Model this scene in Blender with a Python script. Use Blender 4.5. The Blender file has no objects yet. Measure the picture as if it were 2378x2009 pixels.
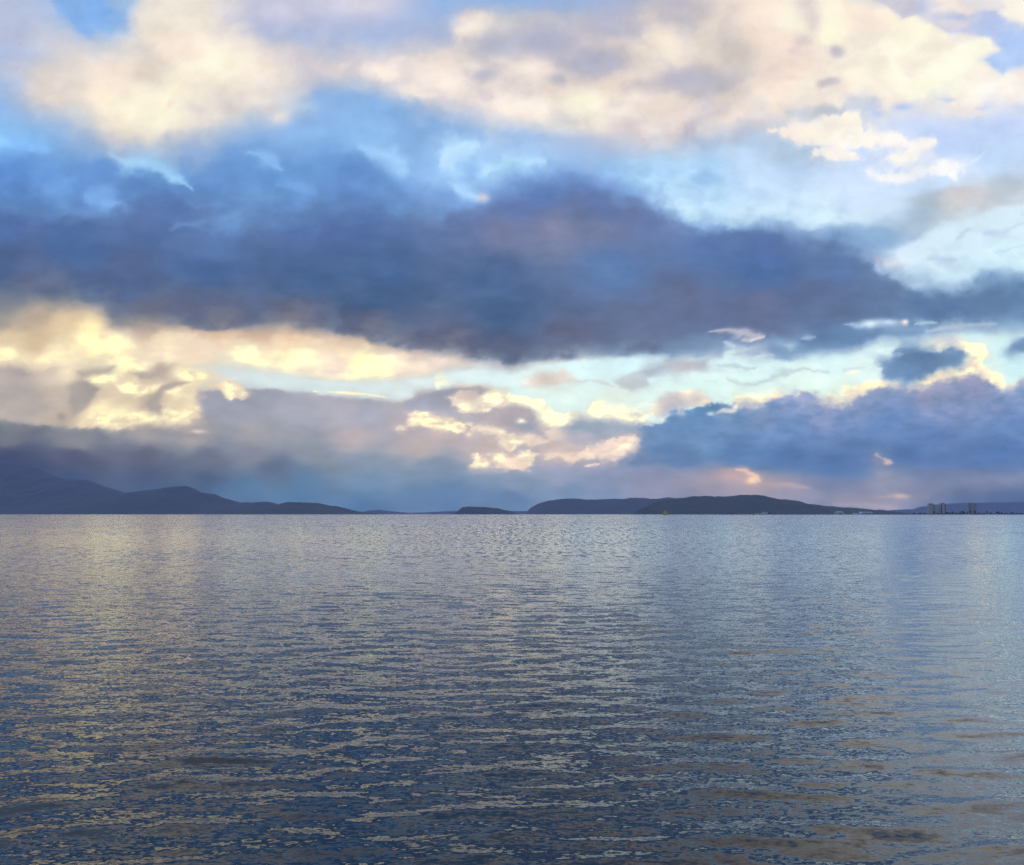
import bpy, bmesh, math, random
import numpy as np
from mathutils import Vector

# ================================================================ camera, world, sun, exposure
scene = bpy.context.scene
COL = scene.collection
EYE = 2.2                                             # metres above the water
PITCH = math.radians(5.26)
FOCAL = 887.0/1024.0                                  # focal length in picture widths
cam_data = bpy.data.cameras.new("camera")
cam = bpy.data.objects.new("camera", cam_data); COL.objects.link(cam)
cam.location = (0, 0, EYE)
cam.rotation_euler = (math.radians(90)+PITCH, 0, 0)
cam_data.sensor_width = 36.0
cam_data.lens = 36.0*FOCAL
cam_data.clip_start = 0.1
cam_data.clip_end = 200000.0
scene.camera = cam

SUN_EL = math.radians(15.0); SUN_AZ = math.radians(-4.0)   # behind the long dark cloud deck
world = bpy.data.worlds.new("World"); scene.world = world; world.use_nodes = True
wn = world.node_tree.nodes; wl = world.node_tree.links
for n in list(wn): wn.remove(n)
w_out = wn.new("ShaderNodeOutputWorld"); w_bg = wn.new("ShaderNodeBackground"); w_sky = wn.new("ShaderNodeTexSky")
w_sky.sky_type = 'NISHITA'; w_sky.sun_disc = False
w_sky.sun_elevation = SUN_EL; w_sky.sun_rotation = SUN_AZ
w_bg.inputs["Strength"].default_value = 0.06
wl.new(w_sky.outputs["Color"], w_bg.inputs["Color"]); wl.new(w_bg.outputs["Background"], w_out.inputs["Surface"])

sun_data = bpy.data.lights.new("sun", 'SUN'); sun_data.energy = 1.0; sun_data.angle = math.radians(10)
sun_data.color = (1.0, 0.88, 0.70)
sun = bpy.data.objects.new("sun", sun_data); COL.objects.link(sun)
sd = Vector((math.sin(SUN_AZ)*math.cos(SUN_EL), math.cos(SUN_AZ)*math.cos(SUN_EL), math.sin(SUN_EL)))
sun.rotation_euler = (-sd).to_track_quat('-Z', 'Y').to_euler()
sun.location = (0, 0, 50)

scene.render.engine = 'CYCLES'
scene.view_settings.view_transform = 'Standard'
scene.view_settings.look = 'None'
scene.view_settings.exposure = 0.0
scene.view_settings.gamma = 1.0
scene.view_settings.use_curve_mapping = False
cy = scene.cycles
cy.max_bounces = 6; cy.diffuse_bounces = 2; cy.glossy_bounces = 3; cy.transmission_bounces = 2
cy.volume_bounces = 2; cy.transparent_max_bounces = 8
cy.use_denoising = True; cy.denoising_prefilter = 'NONE'
cy.caustics_reflective = False; cy.caustics_refractive = False

# ================================================================ helpers
def link(name, mesh, material=None, parent=None):
    o = bpy.data.objects.new(name, mesh); COL.objects.link(o)
    if material is not None: mesh.materials.append(material)
    if parent is not None: o.parent = parent
    return o
def structure(o): o["kind"] = "structure"; return o
def tag(o, label, category, group=None):
    o["label"] = label; o["category"] = category
    if group: o["group"] = group
    return o
def thing(name, loc, label, category, group=None, rz=0.0):
    o = bpy.data.objects.new(name, None); COL.objects.link(o); o.location = loc; o.rotation_euler = (0, 0, rz)
    return tag(o, label, category, group)
def grid_mesh(name, co, nx, ny, wrap=False, smooth=True):
    """co: (ny*nx, 3) array, rows along ny"""
    me = bpy.data.meshes.new(name)
    cx = nx if wrap else nx-1
    i = np.arange(cx)[None,:]; j = np.arange(ny-1)[:,None]
    i2 = (i+1) % nx
    q = np.stack([j*nx+i, j*nx+i2, (j+1)*nx+i2, (j+1)*nx+i], -1).reshape(-1, 4)
    me.vertices.add(len(co)); me.vertices.foreach_set("co", np.asarray(co, np.float32).ravel())
    me.loops.add(q.size); me.loops.foreach_set("vertex_index", q.astype(np.int32).ravel())
    me.polygons.add(len(q)); me.polygons.foreach_set("loop_start", np.arange(0, q.size, 4, dtype=np.int32))
    me.polygons.foreach_set("loop_total", np.full(len(q), 4, np.int32))
    me.polygons.foreach_set("use_smooth", np.full(len(q), smooth, bool))
    me.update(); me.validate()
    return me
def bearing(px, py):
    """bearing and elevation (radians) of a point read off the photograph (2378 x 2009)"""
    x = (px/2378.0-0.5)/FOCAL; y = (0.5*2009-py)/2378.0/FOCAL
    f = math.cos(PITCH)-y*math.sin(PITCH); u = math.sin(PITCH)+y*math.cos(PITCH)
    return math.atan2(x, f), math.atan2(u, math.hypot(x, f))
def spot(px, dist):
    b, _ = bearing(px, 1194); return dist*math.tan(b), dist
def rise(px, py, dist):
    """height above the water of a point seen at (px, py) at depth dist"""
    b, e = bearing(px, py); return EYE+dist/math.cos(b)*math.tan(e)
def node_mat(name):
    m = bpy.data.materials.new(name); m.use_nodes = True
    nt = m.node_tree; nt.nodes.clear()
    out = nt.nodes.new("ShaderNodeOutputMaterial")
    return m, nt, out
def N(nt, kind, **kw):
    n = nt.nodes.new(kind)
    for k, v in kw.items(): setattr(n, k, v)
    return n
def rough_mat(name, c1, c2, scale, rough=0.8, detail=4, bump=0.0):
    """two tones mixed by noise in object space"""
    m, nt, out = node_mat(name)
    tc = N(nt, "ShaderNodeTexCoord"); no = N(nt, "ShaderNodeTexNoise")
    no.inputs["Scale"].default_value = scale; no.inputs["Detail"].default_value = detail
    ra = N(nt, "ShaderNodeValToRGB")
    ra.color_ramp.elements[0].position = 0.35; ra.color_ramp.elements[0].color = (*c1, 1)
    ra.color_ramp.elements[1].position = 0.65; ra.color_ramp.elements[1].color = (*c2, 1)
    bs = N(nt, "ShaderNodeBsdfPrincipled"); bs.inputs["Roughness"].default_value = rough
    nt.links.new(tc.outputs["Object"], no.inputs["Vector"]); nt.links.new(no.outputs["Fac"], ra.inputs["Fac"])
    nt.links.new(ra.outputs["Color"], bs.inputs["Base Color"]); nt.links.new(bs.outputs["BSDF"], out.inputs["Surface"])
    if bump:
        bp = N(nt, "ShaderNodeBump"); bp.inputs["Strength"].default_value = bump
        nt.links.new(no.outputs["Fac"], bp.inputs["Height"]); nt.links.new(bp.outputs["Normal"], bs.inputs["Normal"])
    return m

# ================================================================ painting the clouds: noise, banks, wisps
# ---------------------------------------------------------------- noise
def _hash(ix, iy, seed):
    h = (ix.astype(np.int64)*374761393 + iy.astype(np.int64)*668265263 + seed*1442695041) & 0xffffffff
    h = ((h ^ (h >> 13))*1274126177) & 0xffffffff
    h = h ^ (h >> 16)
    return h
def perlin(x, y, seed):
    ix = np.floor(x); iy = np.floor(y); fx = x-ix; fy = y-iy
    ix = ix.astype(np.int64); iy = iy.astype(np.int64)
    u = fx*fx*fx*(fx*(fx*6-15)+10); v = fy*fy*fy*(fy*(fy*6-15)+10)
    def g(dx, dy):
        a = _hash(ix+dx, iy+dy, seed)*(2*np.pi/4294967296.0)
        return np.cos(a)*(fx-dx)+np.sin(a)*(fy-dy)
    n0 = g(0,0)*(1-u)+g(1,0)*u; n1 = g(0,1)*(1-u)+g(1,1)*u
    return (n0*(1-v)+n1*v)*1.5
def fbm(x, y, seed, octaves=5, gain=0.5):
    s = np.zeros_like(x); a = 1.0; t = 0.0
    for o in range(octaves):
        s += a*perlin(x, y, seed+o*17); t += a; a *= gain
        x = x*2.03+11.7; y = y*2.03-5.3
    return s/t
def billow(x, y, seed, octaves=5, gain=0.5):
    s = np.zeros_like(x); a = 1.0; t = 0.0
    for o in range(octaves):
        s += a*(np.abs(perlin(x, y, seed+o*17))*2-0.55); t += a; a *= gain
        x = x*2.03+11.7; y = y*2.03-5.3
    return s/t
def hexc(h):
    h = h.lstrip('#'); return np.array([int(h[i:i+2],16)/255.0 for i in (0,2,4)])
def sstep(a, b, x):  # smooth step, also for a > b
    t = np.clip((x-a)/(b-a), 0, 1); return t*t*(3-2*t)
# ---------------------------------------------------------------- the chart of the sky
class Chart:
    """x to the right, y down, horizon at y = 1048; colours are sRGB"""
    def __init__(s, X, Y):
        s.X = X; s.Y = Y; s.n = X.size
        k = 1.0/(0.75+0.25*np.clip((1048-Y)/700.0, 0.1, 1))      # banks flatten towards the horizon
        s.wx = {}
        xs = X; ys = Y*k
        def pair(scale, seed, o=7):
            return (fbm(xs/scale, ys/scale, seed, o, .55), fbm(xs/scale+37.1, ys/scale-12.3, seed+5, o, .55))
        s.big = pair(230.0, 3); s.mid = pair(95.0, 41); s.fin = pair(38.0, 77, 6)
        s.bil = billow(xs/44.0, ys/44.0, 131, 6, 0.55)
        s.puf = fbm(xs/34.0+0.5*s.mid[0], ys/26.0+0.5*s.mid[1], 171, 5, 0.55)
        s.pul = fbm(xs/95.0+0.4*s.mid[0], ys/70.0+0.4*s.mid[1], 181, 4, 0.45)
        s.rag = fbm(xs/70.0, ys/60.0, 191, 4)
        s.det = fbm(xs/55.0, ys/40.0, 201, 6, 0.55)
        s.det2 = fbm(xs/160.0, ys/90.0, 251, 6, 0.55)
    def warp(s, a, b, c):
        return (s.X+a*s.big[0]+b*s.mid[0]+c*s.fin[0], s.Y+0.6*(a*s.big[1]+b*s.mid[1]+c*s.fin[1]))
    def base(s, cols, rows, grid, a=25, b=22, c=8):
        G = np.array([[hexc(h) for h in r.split()] for r in grid])
        x, y = s.warp(a, b, c)
        gx = np.clip(np.interp(x, cols, np.arange(len(cols))), 0, len(cols)-1.001)
        gy = np.clip(np.interp(y, rows, np.arange(len(rows))), 0, len(rows)-1.001)
        ix = gx.astype(int); iy = gy.astype(int); fx = gx-ix; fy = gy-iy
        def w(f): return (((1-f)**3)/6, (3*f**3-6*f**2+4)/6, (-3*f**3+3*f**2+3*f+1)/6, f**3/6)
        wxs = w(fx); wys = w(fy)
        out = np.zeros((s.n, 3))
        # sharpened a little: half cubic B-spline, half smooth linear
        for j in range(4):
            for i in range(4):
                out += (wxs[i]*wys[j])[:,None]*G[np.clip(iy+j-1,0,len(rows)-1), np.clip(ix+i-1,0,len(cols)-1)]
        lin = ((1-fx)*(1-fy))[:,None]*G[iy,ix]+(fx*(1-fy))[:,None]*G[iy,ix+1]+((1-fx)*fy)[:,None]*G[iy+1,ix]+(fx*fy)[:,None]*G[iy+1,ix+1]
        s.c = 0.35*out+0.65*lin
    def sel(s, x0, y0, x1, y1, m):
        return np.where((s.X > x0-m)&(s.X < x1+m)&(s.Y > y0-m)&(s.Y < y1+m))[0]
    def put(s, idx, m, col, tex, sh=None):
        if isinstance(col, str):
            c = np.repeat(hexc(col)[None], len(idx), 0)
        else:
            P = np.array([[p[0],p[1]] for p in col], float); C = np.array([hexc(p[2]) for p in col])
            d2 = (s.X[idx,None]+20*s.mid[0][idx,None]-P[None,:,0])**2+(1.5*(s.Y[idx,None]+20*s.mid[1][idx,None]-P[None,:,1]))**2
            w = 1.0/(d2+250.0)**1.6
            c = (w[:,:,None]*C[None]).sum(1)/w.sum(1)[:,None]
        c = c*(1+tex*(0.6*s.det[idx]+0.5*s.det2[idx]))[:,None]
        if sh is not None:                                            # folds of the cloud turned from the light
            f = (sh[1]*sstep(-0.25, 0.45, (s.puf if len(sh) < 3 else s.pul)[idx]))[:,None]
            c = c*(1-f)+hexc(sh[0])*f
        s.c[idx] = s.c[idx]*(1-m[:,None])+c*m[:,None]
    def poly(s, pts, col, soft=8, a=0, b=14, c=8, op=1.0, tex=0.05, bil=0.0, sh=None):
        """a bank with a torn edge: soft = half width of the edge in chart units; lo = softness of the underside"""
        pts = np.array(pts, float)
        mg = soft*5+a+b+c+abs(bil)
        idx = s.sel(pts[:,0].min(), pts[:,1].min(), pts[:,0].max(), pts[:,1].max(), mg)
        if len(idx) == 0: return
        wx, wy = s.warp(a, b, c); x = wx[idx]; y = wy[idx]
        d = np.full(len(idx), 1e9); ins = np.zeros(len(idx), bool)
        n = len(pts)
        for i in range(n):
            p = pts[i]; q = pts[(i+1)%n]; e = q-p
            t = np.clip(((x-p[0])*e[0]+(y-p[1])*e[1])/max(e@e,1e-9), 0, 1)
            d = np.minimum(d, np.hypot(x-p[0]-t*e[0], y-p[1]-t*e[1]))
            if p[1] != q[1]:
                cr = ((p[1] > y) != (q[1] > y)) & (x < (q[0]-p[0])*(y-p[1])/(q[1]-p[1])+p[0])
                ins ^= cr
        sd = np.where(ins, d, -d)+bil*1.6*s.bil[idx]
        so = soft*(0.55+1.3*sstep(-0.3, 0.45, s.rag[idx]))            # the edge is crisp here, torn there
        m = 0.58*sstep(-so, so, sd)+0.42*sstep(-3.4*so, 2.6*so, sd)    # a body and a thin fringe round it
        s.put(idx, op*m, col, tex, sh)
    def blob(s, x0, y0, rx, ry, col, rot=0, op=1.0, p=1.0, a=0, b=12, c=6, tex=0.04):
        idx = s.sel(x0-rx, y0-max(rx,ry), x0+rx, y0+max(rx,ry), 1.8*max(rx,ry)*0.8+a+b+c)
        if len(idx) == 0: return
        wx, wy = s.warp(a, b, c); x = wx[idx]-x0; y = wy[idx]-y0
        r = np.radians(rot); u = (x*np.cos(r)+y*np.sin(r))/rx; v = (-x*np.sin(r)+y*np.cos(r))/ry
        q = u*u+v*v
        s.put(idx, op*np.exp(-(q**p)*1.2), col, tex)
    def line(s, pts, w, col, op=1.0, a=0, b=16, c=10, tex=0.04):
        """a wisp: tapers to its ends, swells and thins on the way"""
        pts = np.array([(p[0],p[1]) for p in pts], float)
        idx = s.sel(pts[:,0].min(), pts[:,1].min(), pts[:,0].max(), pts[:,1].max(), 4.5*w+a+b+c)
        if len(idx) == 0: return
        wx, wy = s.warp(a, b, c); x = wx[idx]; y = wy[idx]
        seg = np.hypot(*(pts[1:]-pts[:-1]).T); cum = np.concatenate([[0], np.cumsum(seg)])/seg.sum()
        d = np.full(len(idx), 1e9); tt = np.zeros(len(idx))
        for i in range(len(pts)-1):
            p = pts[i]; q = pts[i+1]; e = q-p
            t = np.clip(((x-p[0])*e[0]+(y-p[1])*e[1])/(e@e), 0, 1)
            di = np.hypot(x-p[0]-t*e[0], y-p[1]-t*e[1])
            tt = np.where(di < d, cum[i]+t*(cum[i+1]-cum[i]), tt); d = np.minimum(d, di)
        ww = w*(0.45+2.4*tt*(1-tt))*(0.8+1.3*s.rag[idx].clip(-.4,.6))
        s.put(idx, op/(1+(1.15*d/ww)**2.2)**1.6, col, tex)

# ---------------------------------------------------------------- what hangs where in this sky
COLS = [0,130,261,392,522,652,783,913,1044,1175,1305,1436,1566,1697,1827,1958,2088]
ROWS = [0,70,140,210,280,350,420,490,560,630,700,770,840,910,980,1048]
GRID = [
"B9BFD6 A3BCE4 AFC0DC E8DECF B8BDD8 C6C4DA C8C6D8 88B0E4 86AEE2 90B0DE A9B1CF C5BFC6 DDCFC6 FBF3DA CFC9D2 DAD4DC F2E8E0",
"B2BCDA C4C7D6 9FBDE8 F6E0CC B0B7D8 AAB8DA 9FB6DF A5B2D4 CBC4CB B9BACD DBD0C9 D8CCC6 EEDCCE FDF6DA FDF3D9 F5ECDD B4C9F4",
"A9BADF E2D6CB F3E1CC FDF0D6 F0DDCB C3C0CE DDD0CC DCCEC9 DCCFC8 C3BCC4 D3C8C6 C5BDC2 E6D2C8 E8DCCF FFFADD FFFADF DCDAE6",
"8FB3E4 C9C6CC FBEBCB EFE0CB DAD2CE 9AB6E0 82AFE0 A9B7D6 EFDDCF FAE7D0 EEDACA D8C9C6 E4D2C8 F5E6D6 E9E0DA FBEDDD D3D9F0",
"7FB7F3 86AEE0 C0BDC8 A9B5D0 86B1E4 88B6EA 7FABDC 8CB4E4 95B9E6 A5BBDE C5C1CE A5B5D2 B0BACD C8D0EA BCD0F6 B6CFF8 B6D2FA",
"6189C8 6C9ED8 80B0E8 6C9CD8 6C98D0 6C9AD4 7FADE6 94C4F6 9CCBFA 8FB8EA 98C4F2 9CC4EC B4D2F4 BDD8FB C4DCFA BEDCFA A9BFD3",
"5880C4 5F8ACA 6892CE 6890D0 5F8ACA 6590CC 6A96D4 7EA8E2 6C88C4 6683C0 7393CC B4DCFA C4E6FC C8EAFC B4CCE6 B4BED0 CBE3FA",
"5070AC 506FAE 5272B2 5E82C2 5574B4 5272B0 5370AE 6078B2 7A82AE 8088AE 6C80B4 7E9FD4 5A7ABC 6C90C8 9AB8D8 C6E6F8 CDF0FD",
"5C6896 52699E 4F6AA2 4F6BA4 4D68A0 4C689E 4D6AA0 506CA4 526CA4 5A76B0 5C7AB6 5675B0 5673AC 5A75AC 88A4CE B8D4EC B4D2EC",
"9A8F90 A4968F 676C94 5C6992 55668F 4E6592 4B648F 4E6798 50689A 566E9E 6A74A0 6C75A0 6B74A0 6474A2 6178A8 6581B2 6482B4",
"F0DCB8 F9E3B8 E8CDAE CDBBAA BFA9A0 A89A9C 77738E 66698C 63698E 8E90B0 6F7BA4 7284B0 92A6CC 6F8CBE A8C0DC CFE4EE BCD6E4",
"C9B9AE E2D0B8 F2DDBC EADCC6 DCE0DE F2E4CE F6E8CA E4E2DC D6ECEE D6EEF0 D2EAEE D0ECF0 DCF5F4 DFF4F2 D8EEF0 DCEEE8 D5F2F4",
"B5A9A8 D8C6B4 EAD6B8 D6C4B0 A9A5B2 B4AEB8 A9A7B6 C8BEBA DCD0C2 E4EEE4 E8F2E6 B0BCCC 9AA6C6 98A6CA 8E9CC4 8C98C0 8898C4",
"94909C 9A939C A39A9F A69DA2 A8A2AC A8A2AA B0A8AE C4B4B2 D8C8BC D0C0B8 A9A8BC 7E92BC 7C90BC 7C8EBC 7888BA 7486B8 7084B8",
"4E5274 5C5F7E 605F80 5C6082 6C7898 70809F 7A88A8 8890AE 8E92AE 8F93B0 9490AC 9C92AA A494A6 6E7AA6 8C86A4 7C80A4 7C82A8",
"454C72 4A5178 4E5680 525E88 566A96 5C72A0 5E74A2 6076A6 6479A8 7280AA 7C85AE 8A8AAC 968EAA 8F8BAA 9A92AE 6E78A4 5F70A0"]

def A(*p): return [(x*.3484, y*.3484) for x, y in p]                # top left quarter
def B(*p): return [(702.4+x*.3484, y*.3484) for x, y in p]
def C(*p): return [(1385.5+x*.3484, y*.3484) for x, y in p]
def D(*p): return [(x*.3364, 526.8+y*.3364) for x, y in p]
def E(*p): return [(702.4+x*.3364, 526.8+y*.3364) for x, y in p]
def F(*p): return [(1385.5+x*.3364, 526.8+y*.3364) for x, y in p]

def paint(s):
    s.base(COLS, ROWS, GRID)
    # --- upper left
    s.poly(A((290,-60),(300,0),(380,110),(460,200),(600,265),(690,300),(750,200),(780,0),(790,-60)), [(200,20,'#82AFE8'),(180,70,'#86B2EA'),(235,90,'#8FB5E6')], soft=14, b=10)
    s.poly(A((850,-60),(1230,-60),(1230,60),(1250,220),(1150,280),(850,300),(770,250),(800,100)), [(330,20,'#E9DFD1'),(400,30,'#E6DCD0'),(320,90,'#E2D6C8')], soft=22)
    s.poly(A((180,430),(250,390),(420,400),(600,380),(700,330),(900,400),(950,220),(1150,200),(1300,270),(1550,340),(1640,420),(1480,540),(1250,660),(1100,740),(900,790),(620,760),(500,640),(200,600)), [(140,150,'#DDD2CA'),(215,135,'#F6E0CE'),(370,90,'#FBE4D0'),(310,150,'#DCCFC2'),(450,100,'#FDEFD6'),(210,200,'#F8E4CA'),(300,265,'#F3E2C8'),(540,140,'#EBDBCC'),(170,230,'#D6CDC4'),(430,200,'#DED2CA')], soft=30, b=26, c=14)
    s.poly(A((650,600),(800,560),(1000,470),(1180,340),(1250,280),(1400,300),(1500,390),(1450,450),(1200,520),(1080,600),(1000,720),(880,750),(750,690)), [(260,220,'#FFF8D8'),(320,230,'#FFFCDA'),(360,190,'#FFF6D6'),(430,120,'#FFFBDC'),(480,115,'#FFF4DC'),(400,160,'#FFFADA')], soft=32, b=26, c=16, op=.92, sh=('#FBE6CC',.45,1))
    s.blob(311,140,30,22,'#DCCDC2',op=.8)
    s.blob(345,215,14,6,'#F0D4C4',rot=-40,op=.8)
    for x, y, r in ((436,232,16),(520,205,22),(572,238,18),(630,222,18),(540,165,20)): s.blob(x,y,r*1.2,r*.8,'#ECDFD6',op=.8)
    for x, y, r in ((470,215,26),(548,220,14),(400,225,20)): s.blob(x,y,r*1.3,r*.7,'#CFC8CA',op=.7)
    s.blob(570,25,70,22,'#CDCBE0',op=.7); s.blob(740,8,60,26,'#D3D0DF',op=.8)
    s.blob(600,75,80,20,'#A2B3D8',op=.6); s.blob(40,110,60,20,'#A6B8DC',op=.5)
    # --- clear blue between the upper decks
    s.poly(A((1820,540),(1950,520),(2200,560),(2400,640),(2600,720),(2800,760),(2400,800),(2016,860),(1700,760),(1750,640)), [(650,210,'#88B2E4'),(760,215,'#84B0E2'),(850,230,'#82ADDE'),(720,255,'#8ABAEE')], soft=14, op=.8)
    s.blob(850,250,40,18,'#7AA4D6',op=.6)
    s.poly(A((-500,780),(30,740),(240,800),(270,880),(130,910),(0,935),(-500,930)), '#8FCAFF', soft=22, b=22, c=12, op=.9)
    # --- blue ragged layer on top of the dark deck
    s.poly([(-500,330),(40,318),(130,322),(230,330),(280,345),(330,350),(390,372),(440,380),(460,300),(520,300),(560,330),(640,345),(660,320),(720,310),(790,340),(850,370),(905,385),(960,400),(1000,480),(-500,480)],
           [(20,360,'#5C88CA'),(100,340,'#6C9AD6'),(120,390,'#6896D8'),(300,370,'#5F8AC6'),(230,420,'#6A98DA'),(480,330,'#6A98D2'),(400,420,'#6490D2'),(620,360,'#6C9CD6'),(760,370,'#628CC6'),(880,400,'#78A4DE'),(540,390,'#6894D0'),(700,420,'#5C84C2')], soft=20, a=10, b=34, c=18, op=.85)
    for pts, w, c in (([(255,330),(310,345),(350,360),(394,380)],11,'#A3DAFE'),([(160,362),(100,385)],16,'#78AAE8'),([(190,405),(240,412)],15,'#8ABCF6'),
                      ([(370,462),(450,455),(500,435)],13,'#739FD8'),([(530,318),(560,345)],9,'#8CBFF6'),([(560,375),(640,390)],10,'#76A6E2')):
        s.line(pts, w*1.9, c, op=.35, b=30, c=14)
    for P, c in ((B((100,830),(300,870),(390,1020),(330,1020),(200,930)),'#97C9FA'),(B((600,860),(690,820),(800,830),(740,930),(680,1000),(570,1010)),'#AADAFE'),
                 (B((820,930),(1000,960),(1180,920),(1240,940),(1190,990),(1000,1000),(850,1060),(790,1030)),'#A8DAFE'),(B((650,1080),(720,1090),(780,1140),(700,1140)),'#A0D4FE'),
                 (B((1700,960),(1850,920),(2016,930),(2016,1100),(1850,1080),(1720,1090),(1640,1040)),'#A9DAFD'),(B((1480,960),(1600,950),(1680,1040),(1560,1010)),'#9ACBF8')):
        s.poly(P, c, soft=17, b=26, c=16, op=.9)
    s.blob(960,355,16,26,'#86B4E8',rot=30,op=.7); s.blob(1050,330,50,14,'#98C4F0',op=.4)
        # --- the peach deck across the middle of the top
    s.poly(B((-250,330),(0,350),(170,370),(300,340),(640,300),(620,160),(700,60),(1000,90),(1300,90),(1500,80),(1700,40),(2016,-40),(2400,-60),(2500,300),(2300,640),(2016,740),(1920,790),(1830,835),(1730,780),(1600,740),(1480,770),(1340,760),(1230,690),(1070,710),(960,695),(830,660),(820,610),(600,620),(430,590),(300,510),(150,450),(0,420),(-200,420)),
           [(640,135,'#D6CCCE'),(720,130,'#EADDD6'),(790,150,'#FBE8DA'),(840,175,'#F8E6DC'),(900,160,'#FCE8DA'),(950,100,'#DED2CC'),(955,55,'#EBDCD0'),(1010,90,'#C0C0C8'),(1060,40,'#C8C6CA'),(1110,75,'#B5B8CC'),(1010,140,'#DACEC8'),(1075,140,'#F9E3D0'),(1040,180,'#EEDCCE'),(1030,205,'#FCE7DA'),(1085,222,'#FEEEDE'),(1140,190,'#E2D0C6'),(1195,215,'#FFFADA'),(1255,225,'#FDE9D6'),(1250,180,'#E6D4C6'),(1200,130,'#BCB8C2'),(1190,90,'#CDC4C8'),(1290,60,'#D6CAC6'),(1340,85,'#EFDDC6'),(1370,115,'#EEDCC6'),(1390,155,'#C6BEC2'),(1340,200,'#E8D6C8'),(1330,270,'#F6E2D4'),(1290,255,'#D2C6C8'),(1430,170,'#CCC2BE'),(1450,90,'#D8CCC2'),(1500,60,'#F2DEC8'),(1400,230,'#EAD6CC'),(1250,20,'#A8B0CE'),(1400,20,'#C6C0C4')], soft=18, b=26, c=14, tex=.02, sh=('#B4B2C4',.6,1))
    s.blob(1195,215,52,32,'#FFF8DA',op=.7,b=18,c=10); s.blob(1085,225,40,20,'#FEF0E0',op=.8); s.blob(870,160,60,20,'#FDEADC',op=.6,rot=20)
    s.blob(1200,130,60,22,'#BAB7C4',op=.6); s.blob(1110,82,45,24,'#B2B7CE',op=.6); s.blob(1390,160,42,26,'#BEBAC4',op=.6,rot=-20)
    for x, y, rx, ry in ((1010,92,70,24),(1105,80,60,26),(1220,128,80,24),(1260,60,60,20),(1420,165,60,24),(985,150,40,16),(1140,165,34,14)): s.blob(x, y, rx, ry, '#ADB0C6', b=24, c=14, op=.72)
    for x, y, rx, ry in ((785,148,40,14),(835,178,40,13),(905,165,46,18),(960,135,30,14),(1028,205,30,16),(1088,222,36,16),(1258,226,40,18),(1332,266,26,14),(1080,140,24,22),(1370,96,44,34),(955,52,32,16),(1300,200,30,14)): s.blob(x, y, rx, ry, '#FFF0E0', b=16, c=12, op=.6)
    s.poly(C((0,720),(160,640),(290,630),(260,690),(120,760),(20,790)), '#BBBACA', soft=10, op=.8)
    # --- the crisp cream cloud at the right
    s.poly(C((250,-60),(700,-60),(900,-60),(860,200),(900,560),(600,610),(630,660),(500,690),(320,690),(200,780),(120,780),(160,720),(300,660),(380,560),(450,430),(400,250),(300,100)),
           [(1480,30,'#E4D3C6'),(1530,60,'#F6DFCE'),(1560,35,'#FDE6D2'),(1600,45,'#FFF4DA'),(1580,90,'#F8DCCC'),(1560,150,'#F2D8CC'),(1540,190,'#FCE8D4'),(1450,260,'#F4E0D2'),(1500,200,'#EEDACC'),(1610,150,'#F6DCCC'),(1650,180,'#FDEFDA'),(1500,110,'#D2C6BE')], soft=24, b=24, c=12, tex=.02, sh=('#CFC2C2',.35,1))
    s.poly(C((760,-60),(1000,-60),(960,0),(1230,60),(1280,110),(1380,95),(1450,130),(1560,190),(1680,210),(1810,220),(1870,290),(1780,340),(1740,360),(1820,400),(1880,450),(1960,410),(2600,370),(2600,580),(1980,610),(1900,610),(1800,680),(1720,700),(1620,670),(1470,660),(1560,610),(1470,575),(1380,590),(1260,610),(1210,660),(1170,710),(1150,680),(1190,580),(1000,570),(950,620),(820,600),(700,590),(640,560),(720,470),(800,400),(820,280),(830,150)),
           [(1560,35,'#FDE6D2'),(1600,45,'#FFF4DA'),(1580,90,'#F8DCCC'),(1560,150,'#F2D8CC'),(1540,190,'#FCE8D4'),(1450,260,'#F4E0D2'),(1610,150,'#F6DCCC'),(1650,180,'#FDEFDA'),(1700,60,'#FFFBDA'),(1780,100,'#FFFADC'),(1870,120,'#FFFCDE'),(1900,170,'#FFFCE0'),(1720,130,'#FDF4DC'),(2000,100,'#FFFAE2'),(2060,190,'#FFF8EC'),(1980,230,'#FEF4E8'),(1790,215,'#FCEEDC'),(1700,205,'#FDF2DC'),(1760,35,'#FDE8D0')], soft=6, b=9, c=12, bil=8, tex=.02, sh=('#E2D0CC',.55,1))
    for x, y, rx, ry in ((1640,8,26,18),(1652,48,16,26),(1636,84,18,16),(1618,104,20,10)): s.blob(x, y, rx, ry, '#CABFC4', b=16, c=12, op=.62)
    s.blob(1607,42,24,26,'#FFF8DC',b=5,op=.9)
    s.blob(1706,104,19,14,'#C3C1CB',b=8,c=8,p=1.6,op=.95); s.blob(1689,169,26,12,'#CAC3CA',rot=-12,b=8,c=8,p=1.6,op=.95); s.blob(1615,158,14,7,'#EACFC6',op=.8); s.blob(1720,137,34,8,'#F2DFCC',rot=-10,op=.8)
    s.blob(1500,100,50,46,'#CCC3BC',op=.75,rot=-30); s.blob(1470,165,60,18,'#BDBAC0',op=.6,rot=-20)
    s.poly(C((620,650),(820,610),(940,640),(1000,570),(1150,570),(1170,620),(1080,680),(900,690),(700,710)), [(1640,230,'#B9BFC8'),(1750,215,'#B8C2DA')], soft=9, op=.9)
    s.poly(C((1500,570),(1560,555),(1620,575),(1560,600)), '#C3CCE4', soft=6, op=.9); s.poly(C((1720,640),(1800,615),(1830,630),(1760,655)), '#C6D0EA', soft=5, op=.9)
    s.blob(1840,218,26,10,'#AFC4EE',op=.9,b=6); s.blob(1790,232,20,14,'#B4C8F0',op=.8,b=6)
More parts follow.
